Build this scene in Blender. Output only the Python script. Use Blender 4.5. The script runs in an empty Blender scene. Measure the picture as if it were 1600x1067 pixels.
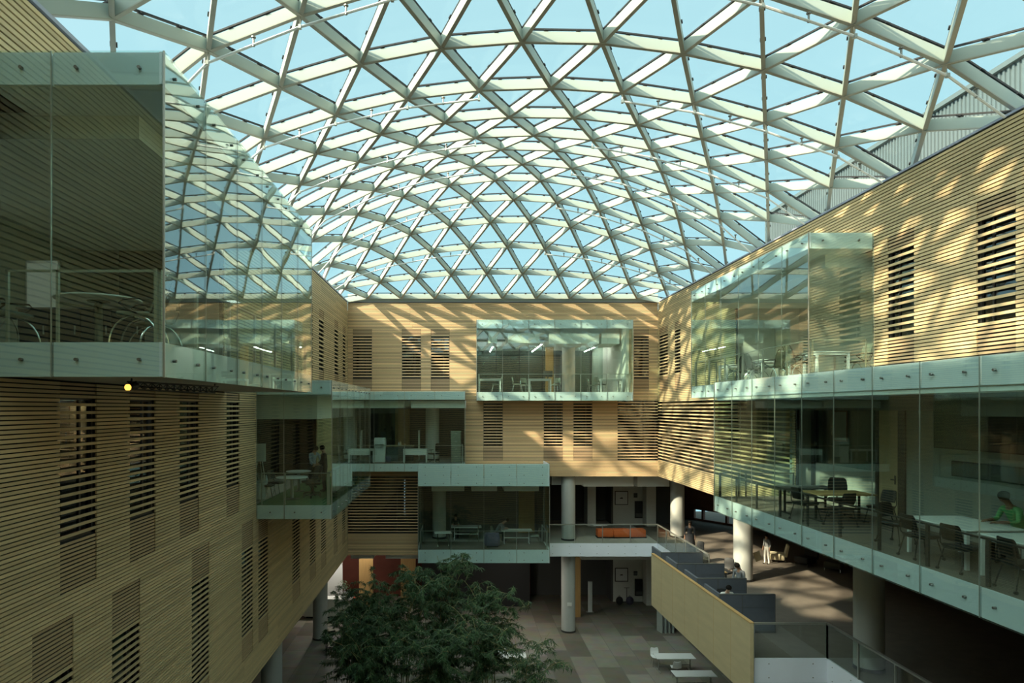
import bpy, math, random
from mathutils import Vector, Matrix
random.seed(7)
SC = bpy.context.scene
COL = SC.collection
PI = math.pi
F, CX, CY = 1040.0, 717.0, 638.0          # focal length in pixels and the level point straight ahead

# ------------------------------------------------------------------ camera
cam_data = bpy.data.cameras.new('camera')
cam = bpy.data.objects.new('camera', cam_data)
COL.objects.link(cam)
cam.location = (0, 0, 0)
cam.rotation_euler = (PI / 2, 0, 0)
cam_data.sensor_width = 36
cam_data.lens = F * 36 / 1600
cam_data.shift_x = (800 - CX) / 1600
cam_data.shift_y = (CY - 533.5) / 1600
cam_data.clip_start = 0.05
cam_data.clip_end = 400
SC.camera = cam

# ------------------------------------------------------------------ world, sun, exposure
world = bpy.data.worlds.new('sky')
SC.world = world
world.use_nodes = True
nt = world.node_tree
nt.nodes.clear()
w_out = nt.nodes.new('ShaderNodeOutputWorld')
w_bg = nt.nodes.new('ShaderNodeBackground')
w_tc = nt.nodes.new('ShaderNodeTexCoord')
w_sep = nt.nodes.new('ShaderNodeSeparateXYZ')
w_ramp = nt.nodes.new('ShaderNodeValToRGB')
w_ramp.color_ramp.elements[0].position = 0.0
w_ramp.color_ramp.elements[0].color = (0.42, 0.78, 0.87, 1)
w_ramp.color_ramp.elements[1].position = 0.7
w_ramp.color_ramp.elements[1].color = (0.48, 0.75, 0.81, 1)
nt.links.new(w_tc.outputs['Generated'], w_sep.inputs[0])
nt.links.new(w_sep.outputs['Z'], w_ramp.inputs[0])
w_dot = nt.nodes.new('ShaderNodeVectorMath')          # added sky glow toward the sun, behind the camera, lifting the ambient light
w_dot.operation = 'DOT_PRODUCT'
w_dot.inputs[1].default_value = Vector((-1.0, -0.8, 0.85)).normalized()
nt.links.new(w_tc.outputs['Generated'], w_dot.inputs[0])
w_max = nt.nodes.new('ShaderNodeMath')
w_max.operation = 'MAXIMUM'
w_max.inputs[1].default_value = 0.0
nt.links.new(w_dot.outputs['Value'], w_max.inputs[0])
w_pow = nt.nodes.new('ShaderNodeMath')
w_pow.operation = 'POWER'
w_pow.inputs[1].default_value = 4.0
nt.links.new(w_max.outputs[0], w_pow.inputs[0])
w_mul = nt.nodes.new('ShaderNodeVectorMath')
w_mul.operation = 'MULTIPLY_ADD'
w_mul.inputs[1].default_value = (5.6, 6.2, 5.5)
nt.links.new(w_pow.outputs[0], w_mul.inputs[0])
nt.links.new(w_ramp.outputs[0], w_mul.inputs[2])
nt.links.new(w_mul.outputs[0], w_bg.inputs['Color'])
w_bg.inputs['Strength'].default_value = 1.10
nt.links.new(w_bg.outputs[0], w_out.inputs[0])

sun_data = bpy.data.lights.new('sun', 'SUN')
sun_data.energy = 10.5
sun_data.color = (1.0, 0.84, 0.58)
sun_data.angle = math.radians(1.2)
sun = bpy.data.objects.new('sun', sun_data)
COL.objects.link(sun)
sun.rotation_euler = Vector((1.0, 0.6, -0.74)).to_track_quat('-Z', 'Y').to_euler()
sun.location = (-20, -10, 30)

SC.view_settings.view_transform = 'Standard'
SC.view_settings.look = 'None'
SC.view_settings.exposure = 0.0
SC.view_settings.gamma = 1.0
SC.view_settings.use_curve_mapping = False
SC.cycles.transparent_max_bounces = 24
SC.cycles.max_bounces = 7
SC.cycles.diffuse_bounces = 5
SC.cycles.glossy_bounces = 3
SC.cycles.caustics_reflective = False
SC.cycles.caustics_refractive = False

# ------------------------------------------------------------------ materials
def mat(name, col, rough=0.6, metal=0.0, var=0.0, scale=6.0, bump=0.0, emit=None, estr=0.0, island=0.0, stretch=None, spec=0.5):
    m = bpy.data.materials.new(name)
    m.use_nodes = True
    t = m.node_tree
    b = t.nodes['Principled BSDF']
    b.inputs['Base Color'].default_value = (*col, 1)
    b.inputs['Roughness'].default_value = rough
    b.inputs['Metallic'].default_value = metal
    b.inputs['Specular IOR Level'].default_value = spec
    if emit:
        b.inputs['Emission Color'].default_value = (*emit, 1)
        b.inputs['Emission Strength'].default_value = estr
    if var or bump or island:
        tc = t.nodes.new('ShaderNodeTexCoord')
        mp = t.nodes.new('ShaderNodeMapping')
        if stretch:
            mp.inputs['Scale'].default_value = stretch
        nz = t.nodes.new('ShaderNodeTexNoise')
        nz.inputs['Scale'].default_value = scale
        nz.inputs['Detail'].default_value = 4
        t.links.new(tc.outputs['Object'], mp.inputs[0])
        t.links.new(mp.outputs[0], nz.inputs['Vector'])
        fac = nz.outputs['Fac']
        if island:
            ge = t.nodes.new('ShaderNodeNewGeometry')
            mx = t.nodes.new('ShaderNodeMix')
            mx.data_type = 'FLOAT'
            mx.inputs[0].default_value = island
            t.links.new(nz.outputs['Fac'], mx.inputs[2])
            t.links.new(ge.outputs['Random Per Island'], mx.inputs[3])
            fac = mx.outputs[0]
        if var or island:
            mr = t.nodes.new('ShaderNodeMapRange')
            mr.inputs['From Min'].default_value = 0.15
            mr.inputs['From Max'].default_value = 0.85
            mr.inputs['To Min'].default_value = 1 - var
            mr.inputs['To Max'].default_value = 1 + var
            t.links.new(fac, mr.inputs['Value'])
            vm = t.nodes.new('ShaderNodeVectorMath')
            vm.operation = 'SCALE'
            vm.inputs[0].default_value = col
            t.links.new(mr.outputs[0], vm.inputs['Scale'])
            t.links.new(vm.outputs[0], b.inputs['Base Color'])
        if bump:
            bp = t.nodes.new('ShaderNodeBump')
            bp.inputs['Strength'].default_value = bump
            bp.inputs['Distance'].default_value = 0.02
            t.links.new(nz.outputs['Fac'], bp.inputs['Height'])
            t.links.new(bp.outputs[0], b.inputs['Normal'])
    return m

def glass(name, tint, base=0.04, wave=0.0, wscale=0.7, refl=(1, 1, 1), power=5.0, gain=0.96):
    """clear pane: lets light through with a tint and mirrors more the flatter one looks at it"""
    m = bpy.data.materials.new(name)
    m.use_nodes = True
    t = m.node_tree
    t.nodes.clear()
    o = t.nodes.new('ShaderNodeOutputMaterial')
    tr = t.nodes.new('ShaderNodeBsdfTransparent')
    tr.inputs[0].default_value = (*tint, 1)
    gl = t.nodes.new('ShaderNodeBsdfGlossy')
    gl.inputs['Roughness'].default_value = 0.0
    gl.inputs['Color'].default_value = (*refl, 1)
    lw = t.nodes.new('ShaderNodeLayerWeight')
    lw.inputs['Blend'].default_value = 0.5
    pw = t.nodes.new('ShaderNodeMath')
    pw.operation = 'POWER'
    pw.inputs[1].default_value = power
    t.links.new(lw.outputs['Facing'], pw.inputs[0])
    ma = t.nodes.new('ShaderNodeMath')
    ma.operation = 'MULTIPLY_ADD'
    ma.inputs[1].default_value = gain
    ma.inputs[2].default_value = base
    t.links.new(pw.outputs[0], ma.inputs[0])
    mx = t.nodes.new('ShaderNodeMixShader')
    t.links.new(ma.outputs[0], mx.inputs[0])
    t.links.new(tr.outputs[0], mx.inputs[1])
    t.links.new(gl.outputs[0], mx.inputs[2])
    t.links.new(mx.outputs[0], o.inputs[0])
    if wave:
        tc = t.nodes.new('ShaderNodeTexCoord')
        nz = t.nodes.new('ShaderNodeTexNoise')
        nz.inputs['Scale'].default_value = wscale
        nz.inputs['Detail'].default_value = 1.0
        bp = t.nodes.new('ShaderNodeBump')
        bp.inputs['Strength'].default_value = 1.0
        bp.inputs['Distance'].default_value = wave
        t.links.new(tc.outputs['Object'], nz.inputs['Vector'])
        t.links.new(nz.outputs['Fac'], bp.inputs['Height'])
        t.links.new(bp.outputs[0], gl.inputs['Normal'])
    return m

M = {}
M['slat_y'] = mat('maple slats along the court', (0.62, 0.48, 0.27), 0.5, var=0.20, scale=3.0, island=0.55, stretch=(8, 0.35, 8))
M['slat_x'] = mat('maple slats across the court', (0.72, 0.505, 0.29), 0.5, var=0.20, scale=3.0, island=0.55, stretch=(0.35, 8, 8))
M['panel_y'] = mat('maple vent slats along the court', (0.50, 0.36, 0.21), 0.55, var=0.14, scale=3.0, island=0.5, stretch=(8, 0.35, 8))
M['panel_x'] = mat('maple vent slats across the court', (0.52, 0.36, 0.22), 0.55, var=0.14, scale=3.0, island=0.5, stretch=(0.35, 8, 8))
M['backing'] = mat('dark backing board', (0.014, 0.014, 0.014), 0.85)
M['steel'] = mat('pale grey-green painted steel', (0.38, 0.44, 0.405), 0.45)
M['steel_edge'] = mat('dark flange steel', (0.36, 0.36, 0.31), 0.5)
M['gasket'] = mat('black gasket', (0.015, 0.016, 0.02), 0.6)
M['band'] = mat('frosted pale band', (0.86, 0.90, 0.97), 0.35, var=0.03, scale=2)
M['ceil_white'] = mat('white plaster', (0.82, 0.82, 0.78), 0.8)
M['wall_grey'] = mat('grey green plaster', (0.30, 0.33, 0.30), 0.85, var=0.05)
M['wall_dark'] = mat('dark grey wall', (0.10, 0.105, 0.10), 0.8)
M['wall_mid'] = mat('mid grey wall', (0.36, 0.41, 0.38), 0.8)
M['wall_pale'] = mat('pale plaster', (0.68, 0.69, 0.63), 0.85, var=0.03)
M['slab'] = mat('slab soffit', (0.40, 0.38, 0.33), 0.85, var=0.06)
M['carpet'] = mat('dark brown-grey carpet', (0.16, 0.135, 0.11), 0.95, var=0.15, scale=3)
M['carpet_green'] = mat('green carpet', (0.08, 0.16, 0.06), 0.95, var=0.2, scale=5)
M['concrete'] = mat('cast concrete', (0.47, 0.48, 0.45), 0.8, var=0.10, scale=2.5, bump=0.15, stretch=(1, 1, 0.5))
M['bolt'] = mat('brushed steel bolt', (0.22, 0.22, 0.20), 0.35, metal=0.8)
M['chrome'] = mat('polished steel tube', (0.75, 0.76, 0.75), 0.15, metal=1.0)
M['rail'] = mat('steel rail', (0.45, 0.46, 0.42), 0.35, metal=0.7)
M['dark_metal'] = mat('dark metal', (0.035, 0.035, 0.035), 0.45)
M['black'] = mat('black plastic', (0.02, 0.021, 0.022), 0.55)
M['mesh_grey'] = mat('grey mesh cloth', (0.19, 0.21, 0.17), 0.8)
M['white'] = mat('white laminate', (0.78, 0.80, 0.78), 0.35)
M['white_metal'] = mat('white painted metal', (0.72, 0.74, 0.74), 0.35)
M['oak'] = mat('oak veneer', (0.52, 0.33, 0.13), 0.45, var=0.15, scale=2, stretch=(6, 6, 0.6))
M['oak_pale'] = mat('pale maple plywood', (0.56, 0.45, 0.26), 0.5, var=0.10, scale=2, stretch=(2, 0.5, 3))
M['orange'] = mat('orange upholstery', (0.62, 0.13, 0.03), 0.8, var=0.08)
M['grey_fabric'] = mat('blue-grey partition cloth', (0.115, 0.13, 0.155), 0.9, var=0.08, scale=8)
M['purple'] = mat('slate purple upholstery', (0.12, 0.11, 0.17), 0.85)
M['metal_grey'] = mat('grey corrugated metal', (0.10, 0.135, 0.145), 0.6)
M['coping'] = mat('lavender grey coping', (0.38, 0.42, 0.55), 0.5)
M['roof_deck'] = mat('roof deck', (0.3, 0.3, 0.3), 0.9)
M['brick'] = mat('red brown brick', (0.20, 0.10, 0.075), 0.85, var=0.2, scale=4)
M['red_wall'] = mat('dark red panel', (0.14, 0.035, 0.02), 0.6, var=0.2, scale=1.5)
M['paper'] = mat('paper', (0.75, 0.74, 0.68), 0.8)
M['glass_bay'] = glass('pale green glass', (0.885, 0.962, 0.93), 0.085, power=4.5, wave=0.0038, wscale=0.55)
M['glass_roof'] = glass('roof glass', (0.955, 0.98, 0.985), 0.008, gain=0.2)
M['glass_window'] = glass('dark window glass', (0.50, 0.58, 0.62), 0.10)
M['glass_inner'] = glass('grey partition glass', (0.72, 0.80, 0.76), 0.05)
M['glass_rail'] = glass('rail glass', (0.90, 0.95, 0.93), 0.03)

# court paving: long stone slabs, each its own tone
def paving():
    m = bpy.data.materials.new('stone paving')
    m.use_nodes = True
    t = m.node_tree
    b = t.nodes['Principled BSDF']
    tc = t.nodes.new('ShaderNodeTexCoord')
    br = t.nodes.new('ShaderNodeTexBrick')
    br.inputs['Scale'].default_value = 1.0
    br.inputs['Brick Width'].default_value = 2.3
    br.inputs['Row Height'].default_value = 1.15
    br.inputs['Mortar Size'].default_value = 0.012
    br.inputs['Color1'].default_value = (0.16, 0.14, 0.105, 1)
    br.inputs['Color2'].default_value = (0.36, 0.335, 0.275, 1)
    br.inputs['Mortar'].default_value = (0.16, 0.16, 0.14, 1)
    br.offset = 0.37
    nz = t.nodes.new('ShaderNodeTexNoise')
    nz.inputs['Scale'].default_value = 1.6
    mx = t.nodes.new('ShaderNodeMix')
    mx.data_type = 'RGBA'
    mx.blend_type = 'MULTIPLY'
    mx.inputs[0].default_value = 0.45
    mp = t.nodes.new('ShaderNodeMapping')
    mp.inputs['Rotation'].default_value = (0, 0, PI / 2)
    t.links.new(tc.outputs['Object'], mp.inputs[0])
    t.links.new(mp.outputs[0], br.inputs['Vector'])
    t.links.new(tc.outputs['Object'], nz.inputs['Vector'])
    t.links.new(br.outputs['Color'], mx.inputs[6])
    t.links.new(nz.outputs['Color'], mx.inputs[7])
    t.links.new(mx.outputs[2], b.inputs['Base Color'])
    b.inputs['Roughness'].default_value = 0.55
    return m
M['paving'] = paving()

# ------------------------------------------------------------------ mesh builder
class MB:
    def __init__(s):
        s.v, s.f, s.mi, s.sm = [], [], [], []
        s.cur = 0
    def add(s, verts, faces, smooth=False):
        n = len(s.v)
        s.v.extend([tuple(p) for p in verts])
        for f in faces:
            s.f.append(tuple(i + n for i in f))
            s.mi.append(s.cur)
            s.sm.append(smooth)
        return s
    def box(s, x0, x1, y0, y1, z0, z1):
        if x0 > x1: x0, x1 = x1, x0
        if y0 > y1: y0, y1 = y1, y0
        if z0 > z1: z0, z1 = z1, z0
        return s.add([(x0, y0, z0), (x1, y0, z0), (x1, y1, z0), (x0, y1, z0), (x0, y0, z1), (x1, y0, z1), (x1, y1, z1), (x0, y1, z1)],
                     [(0, 3, 2, 1), (4, 5, 6, 7), (0, 1, 5, 4), (1, 2, 6, 5), (2, 3, 7, 6), (3, 0, 4, 7)])
    def rbox(s, x0, x1, y0, y1, z0, z1, r):
        """box whose four upright edges and rims are rounded off"""
        if x0 > x1: x0, x1 = x1, x0
        if y0 > y1: y0, y1 = y1, y0
        rings = []
        for z, k in ((z0, 1.0), (z0 + r, 0.0), (z1 - r, 0.0), (z1, 1.0)):
            q = r * 0.7 * k
            ring = []
            for cx, cy, a0 in ((x1 - r, y1 - r, 0), (x0 + r, y1 - r, 90), (x0 + r, y0 + r, 180), (x1 - r, y0 + r, 270)):
                for a in (0, 45, 90):
                    t = math.radians(a0 + a)
                    ring.append((cx + (r - q) * math.cos(t), cy + (r - q) * math.sin(t), z))
            rings.append(ring)
        return s.loft(rings, True, True)
    def loft(s, rings, cap=True, smooth=False):
        n = len(rings[0])
        vs = [p for r in rings for p in r]
        fs = []
        for k in range(len(rings) - 1):
            for i in range(n):
                j = (i + 1) % n
                fs.append((k * n + i, k * n + j, (k + 1) * n + j, (k + 1) * n + i))
        if cap:
            fs.append(tuple(reversed(range(n))))
            fs.append(tuple((len(rings) - 1) * n + i for i in range(n)))
        return s.add(vs, fs, smooth)
    def beam(s, p, q, w, h, up=(0, 0, 1), drop=0.0):
        """square bar from p to q; h measured along up, the bar's underside lying `drop` over the line"""
        p, q = Vector(p), Vector(q)
        d = (q - p).normalized()
        up = Vector(up)
        side = d.cross(up)
        if side.length < 1e-6:
            side = d.cross(Vector((1, 0, 0)))
        side.normalize()
        u = side.cross(d).normalized()
        vs = []
        for c in (p, q):
            for a, b in ((-1, 0), (1, 0), (1, 1), (-1, 1)):
                vs.append(c + side * (a * w / 2) + u * (drop + b * h))
        return s.add(vs, [(0, 3, 2, 1), (4, 5, 6, 7), (0, 1, 5, 4), (1, 2, 6, 5), (2, 3, 7, 6), (3, 0, 4, 7)])
    def bar(s, p, q, w, h=None):
        h = h or w
        return s.beam(p, q, w, h, drop=-h / 2)
    def tube(s, pts, r, n=8, closed=False):
        pts = [Vector(p) for p in pts]
        rings = []
        prev = None
        for i, p in enumerate(pts):
            if closed:
                d = pts[(i + 1) % len(pts)] - pts[i - 1]
            else:
                d = pts[min(i + 1, len(pts) - 1)] - pts[max(i - 1, 0)]
            d.normalize()
            ref = prev if prev is not None else (Vector((0, 0, 1)) if abs(d.z) < 0.9 else Vector((1, 0, 0)))
            a = d.cross(ref)
            if a.length < 1e-4:
                a = d.cross(Vector((0, 1, 0.3)))
            a.normalize()
            b = a.cross(d).normalized()
            prev = b
            rr = r[i] if isinstance(r, (list, tuple)) else r
            rings.append([p + a * (rr * math.cos(2 * PI * k / n)) + b * (rr * math.sin(2 * PI * k / n)) for k in range(n)])
        if closed:
            rings.append(rings[0])
        return s.loft(rings, not closed, True)
    def cyl(s, x, y, z0, z1, r, n=20, r2=None):
        r2 = r if r2 is None else r2
        return s.loft([[(x + a * math.cos(2 * PI * k / n), y + a * math.sin(2 * PI * k / n), z) for k in range(n)] for z, a in ((z0, r), (z1, r2))], True, True)
    def lathe(s, prof, n=20, x=0, y=0):
        return s.loft([[(x + a * math.cos(2 * PI * k / n), y + a * math.sin(2 * PI * k / n), z) for k in range(n)] for a, z in prof], True, True)
    def disc_x(s, c, r, t, axis, n=10):
        """short stud along an axis: 0 x, 1 y"""
        ax = Vector((1, 0, 0)) if axis == 0 else Vector((0, 1, 0))
        c = Vector(c)
        return s.tube([c - ax * t / 2, c + ax * t / 2], r, n)
    def ell(s, c, rx, ry, rz, n=12, m=8):
        rings = []
        for i in range(1, m):
            a = PI * i / m
            rings.append([(c[0] + rx * math.sin(a) * math.cos(2 * PI * k / n), c[1] + ry * math.sin(a) * math.sin(2 * PI * k / n), c[2] - rz * math.cos(a)) for k in range(n)])
        return s.loft(rings, True, True)
    def build(s, name, material, parent=None):
        me = bpy.data.meshes.new(name)
        me.from_pydata(s.v, [], s.f)
        ms = material if isinstance(material, (list, tuple)) else [material]
        for m in ms:
            me.materials.append(m)
        me.polygons.foreach_set('material_index', s.mi)
        me.polygons.foreach_set('use_smooth', s.sm)
        me.update()
        # smooth shading only across shallow edges
        if any(s.sm):
            try:
                me.set_sharp_from_angle(angle=math.radians(40))
            except Exception:
                pass
        o = bpy.data.objects.new(name, me)
        COL.objects.link(o)
        if parent:
            o.parent = parent
        return o

def tag(o, label=None, cat=None, group=None, kind=None):
    if label: o['label'] = label
    if cat: o['category'] = cat
    if group: o['group'] = group
    if kind: o['kind'] = kind
    return o

def thing(name, label, cat, loc=(0, 0, 0), rz=0.0, group=None):
    o = bpy.data.objects.new(name, None)
    COL.objects.link(o)
    o.empty_display_size = 0.1
    o.location = loc
    o.rotation_euler = (0, 0, rz)
    return tag(o, label, cat, group)

def frame(name):
    o = bpy.data.objects.new(name, None)
    COL.objects.link(o)
    o['kind'] = 'structure'
    return o

def struct(name, mb, m, label=None):
    o = mb.build(name, m)
    o['kind'] = 'structure'
    if label: o['label'] = label
    return o

def dup(root, loc, rz, label, group=None):
    r = root.copy()
    COL.objects.link(r)
    r.location = loc
    r.rotation_euler = (0, 0, rz)
    r['label'] = label
    if group: r['group'] = group
    for ch in root.children:
        c = ch.copy()
        COL.objects.link(c)
        c.parent = r
        for g in ch.children:
            d = g.copy()
            COL.objects.link(d)
            d.parent = c
    return r

def at(px, py, Y):
    return Vector(((px - CX) * Y / F, Y, (CY - py) * Y / F))

# ------------------------------------------------------------------ levels of the building
XL, XR, YB = -6.309, 11.309, 37.82        # left, right and back faces of the court
YF = -2.3
F1, F2, F3, F4 = -12.86, -7.58, -3.02, 0.90
WT = 6.05                                 # top of the timber walls

# ------------------------------------------------------------------ timber walls
def slat_wall(name, side, a0, a1, z0, z1, pitch, voids, wins, msl, mpn, louvres=()):
    """horizontal slats on dark backing board. voids: (a0,a1,z0,z1); wins: (a0,a1,panel z0,glass z0,glass z1,panel z1)"""
    if side == 'left':
        W = lambda a, z, d: (XL + d, a, z)
    elif side == 'right':
        W = lambda a, z, d: (XR - d, a, z)
    elif side == 'back':
        W = lambda a, z, d: (a, YB - d, z)
    else:
        W = lambda a, z, d: (a, YF + d, z)
    def put(mb, A0, A1, Z0, Z1, D0, D1):
        p, q = W(A0, Z0, D0), W(A1, Z1, D1)
        mb.box(p[0], q[0], p[1], q[1], p[2], q[2])
    root = frame(name)
    holes = list(voids) + [(w[0], w[1], w[3], w[4]) for w in wins] + list(louvres)
    A = sorted({a0, a1, *[min(max(h[i], a0), a1) for h in holes for i in (0, 1)]})
    Z = sorted({z0, z1, *[min(max(h[i], z0), z1) for h in holes for i in (2, 3)]})
    bk = MB()
    for zi in range(len(Z) - 1):
        zc = (Z[zi] + Z[zi + 1]) / 2
        run = None
        for ai in range(len(A)):
            solid = False
            if ai < len(A) - 1:
                ac = (A[ai] + A[ai + 1]) / 2
                solid = not any(h[0] < ac < h[1] and h[2] < zc < h[3] for h in holes)
            if solid and run is None:
                run = A[ai]
            if not solid and run is not None:
                put(bk, run, A[ai], Z[zi], Z[zi + 1], -0.14, -0.06)
                run = None
    bk.build('backing_board', M['backing'], root)
    sl, pn = MB(), MB()
    n = int((z1 - z0) / pitch)
    for k in range(n):
        zb = z0 + k * pitch
        zt = zb + pitch * 0.70
        zm = (zb + zt) / 2
        segs = [(a0, a1)]
        def cut(s0, s1):
            out = []
            for p, q in segs:
                if s1 <= p or s0 >= q:
                    out.append((p, q))
                    continue
                if s0 > p: out.append((p, s0))
                if s1 < q: out.append((s1, q))
            return out
        for v in voids:
            if v[2] < zm < v[3]:
                segs = cut(v[0], v[1])
        for l in louvres:
            if l[2] < zm < l[3] and k % 2:
                segs = cut(l[0], l[1])
        for w in wins:
            if w[2] < zm < w[5]:
                segs = cut(w[0], w[1])
                inside = [(max(p, w[0]), min(q, w[1])) for p, q in [(w[0], w[1])]]
                hid = any(v[2] < zm < v[3] and v[0] < (w[0] + w[1]) / 2 < v[1] for v in voids)
                if hid or w[0] >= a1 or w[1] <= a0:
                    continue
                if w[3] < zm < w[4]:
                    if k % 2 == 0:
                        put(sl, w[0] + .008, w[1] - .008, zb, zt, -0.03, 0.0)
                else:
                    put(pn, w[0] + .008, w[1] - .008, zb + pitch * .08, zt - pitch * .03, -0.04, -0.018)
        for p, q in segs:
            L = 3.7
            m = max(1, int((q - p) / L + .5))
            for i in range(m):
                s0 = p + (q - p) * i / m
                s1 = p + (q - p) * (i + 1) / m
                put(sl, s0 + .003, s1 - .003, zb, zt, -0.03, 0.0)
    sl.build('slat_cladding', M[msl], root)
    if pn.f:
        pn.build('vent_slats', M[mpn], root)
    return root, W

win_no = [0]
def windows(side, W, wins):
    for w in wins:
        win_no[0] += 1
        r = frame('window_%d' % win_no[0])
        def put(mb, A0, A1, Z0, Z1, D0, D1):
            p, q = W(A0, Z0, D0), W(A1, Z1, D1)
            mb.box(p[0], q[0], p[1], q[1], p[2], q[2])
        g, fr = MB(), MB()
        put(g, w[0], w[1], w[3], w[4], -0.13, -0.12)
        mid = w[0] + (w[1] - w[0]) * .68
        put(fr, w[0], w[0] + .05, w[3], w[4], -0.15, -0.07)
        put(fr, w[1] - .05, w[1], w[3], w[4], -0.15, -0.07)
        put(fr, mid - .025, mid + .025, w[3], w[4], -0.15, -0.10)
        put(fr, w[0], w[1], w[3], w[3] + .06, -0.15, -0.07)
        put(fr, w[0], w[1], w[4] - .06, w[4], -0.15, -0.07)
        g.build('window_glass', M['glass_window'], r)
        fr.build('window_frame', M['dark_metal'], r)

yl = lambda px: -XL * F / (CX - px)       # depth of a point on the left timber face
yr = lambda px: XR * F / (px - CX)
xb = lambda px: (px - CX) * YB / F

L3 = lambda p, q: (yl(p), yl(q), -2.95, -2.15, 0.20, 0.45)
L2 = lambda p, q: (yl(p), yl(q), -7.45, -6.75, -4.13, -3.38)
L4 = lambda f: (lambda p, q: (f(p), f(q), 1.0, 1.73, 4.14, 4.50))
wl = [L3(94, 151), L3(203, 243), L3(281, 311), L3(354, 374)]
wl += [L2(*p) for p in ((50.6, 114.7), (175.5, 219), (300, 327), (378, 395.5), (404, 419), (457, 469), (484, 493.5), (502, 509.6), (521.5, 527.5), (535, 540))]
wl += [L4(yl)(*p) for p in ((485, 489), (498.6, 506), (522.8, 528.5), (535.7, 540))]
UL = (8.97, 17.95, 0.42, 4.82)
LL = (20.73, 29.64, -3.46, 0.88)
voidL = [(9.02, 17.9, 0.46, 4.78), (20.78, 29.6, -3.42, 0.84)]
rootL, WL = slat_wall('wall_left', 'left', YF, YB, -8.34, 0.505, 0.0665, voidL, [w for w in wl if w[4] < .5], 'slat_y', 'panel_y')
slat_wall('wall_left_upper', 'left', YF, YB, 0.505, WT, 0.098, voidL, [w for w in wl if w[4] > .5], 'slat_y', 'panel_y')
windows('left', WL, wl)

wb = [(xb(p), xb(q), 1.0, 1.73, 4.14, 4.52) for p, q in ((551.5, 581), (628, 657.6), (673.4, 702.3), (990.6, 1013.8))]
wb += [(xb(p), xb(q), -2.98, -2.25, 0.34, 0.46) for p, q in ((755.4, 785.5), (849.6, 879.3), (896, 925.6))]
BU = (0.96, 9.54, 0.42, 4.85)
BLx1 = 0.35
lv = (xb(965), XR, -2.97, 0.47)
lv2 = (xb(543), -2.25, -7.1, -3.75)
rootB, WB = slat_wall('wall_back', 'back', XL, XR, -8.34, WT, 0.083,
    [(BU[0] + .05, BU[1] - .05, 0.46, 4.8), (XL, BLx1 - .05, -3.42, 0.86), (-2.2, XR, -8.4, -3.85)], wb, 'slat_x', 'panel_x', [lv, lv2])
windows('back', WB, wb + [(lv[0], XR - .1, 0, lv[2], lv[3], 0), (lv2[0] + .1, lv2[1], 0, lv2[2], lv2[3], 0)])

wr = [L4(yr)(1043.5, 1030), L4(yr)(1063, 1054), L4(yr)(1428, 1386.7), L4(yr)(1587, 1526)]
lvr = (22.6, YB, -2.97, 0.47)
rootR, WR = slat_wall('wall_right', 'right', YF, YB, -3.85, WT, 0.088,
    [(18.2, 27.25, 0.46, 4.76), (YF, 22.4, -3.42, 0.83)], wr, 'slat_y', 'panel_y', [lvr])
windows('right', WR, wr + [(lvr[0], lvr[1] - .1, 0, lvr[2], lvr[3], 0)])
slat_wall('wall_front', 'front', XL, XR, -12.86, WT, 0.2, [], [], 'slat_x', 'panel_x')

# copings on the wall heads and the roof decks behind them
cp = MB().box(XL - .30, XL + .0, YF, YB, WT - .02, WT + .05)
cp.box(XR, XR + .2, YF, YB, WT - .02, WT + .03)
cp.box(XL, XR, YB, YB + .25, WT - .02, WT + .03)
struct('trim_1', cp, M['coping'])

# ------------------------------------------------------------------ floors and shells of the rooms behind the walls
struct('floor', MB().box(-15, 21, YF, 49, F1 - .3, F1), M['paving'])
sl = MB()
for z0, z1 in ((0.42, 0.88), (-3.46, -3.04), (-8.30, F2 - .02), (5.3, 5.6)):
    sl.box(-14.5, XL - .14, YF, YB, z0, z1)
struct('floor_slab_left', sl, M['slab'])
sl = MB()
for z0, z1 in ((0.42, 0.88), (-3.46, -3.04), (5.3, 5.6)):
    sl.box(-14.5, 20.5, YB + .14, 49, z0, z1)
sl.box(-14.5, -2.2, YB + .14, 49, -8.30, F2 - .02)
sl.box(-2.2, XR, 37.5, 49, -8.30, F2 - .02)
struct('floor_slab_back', sl, M['slab'])
sl = MB()
for z0, z1 in ((0.42, 0.88), (-3.46, -3.0), (5.3, 5.6)):
    sl.box(XR + .14, 20.5, YF, YB + .14, z0, z1)
struct('floor_slab_right', sl, M['slab'])
mz = MB().box(11.2, 20.5, YF, 37.5, -8.30, F2).box(8.75, 11.2, 20.25, 29.6, -8.30, F2).box(XR, 20.5, 37.5, 49, -8.3, F2)
struct('floor_mezzanine', mz, M['carpet'])
sh = MB().box(-14.7, -14.5, YF, 49, F1, 5.6)
struct('wall_outer_left', sh, M['wall_dark'])
sh = MB().box(20.5, 20.7, YF, 38.6, F1, 5.6).box(20.5, 20.7, 38.6, 49, -3.46, 5.6).box(20.5, 20.7, 38.6, 49, F1, -8.3)
struct('wall_outer_right', sh, M['wall_dark'])
sh = MB().box(-14.7, 14.0, 49, 49.2, F1, 5.6).box(14.0, 20.7, 49, 49.2, -3.46, 5.6).box(14, 20.7, 49, 49.2, F1, -8.3)
struct('wall_outer_back', sh, M['wall_dark'])
sh = MB().box(-14.7, XL - .14, YF - .2, YF, F1, 5.6).box(XR + .14, 20.7, YF - .2, YF, F1, 5.6)
struct('wall_outer_front', sh, M['wall_dark'])

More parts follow.
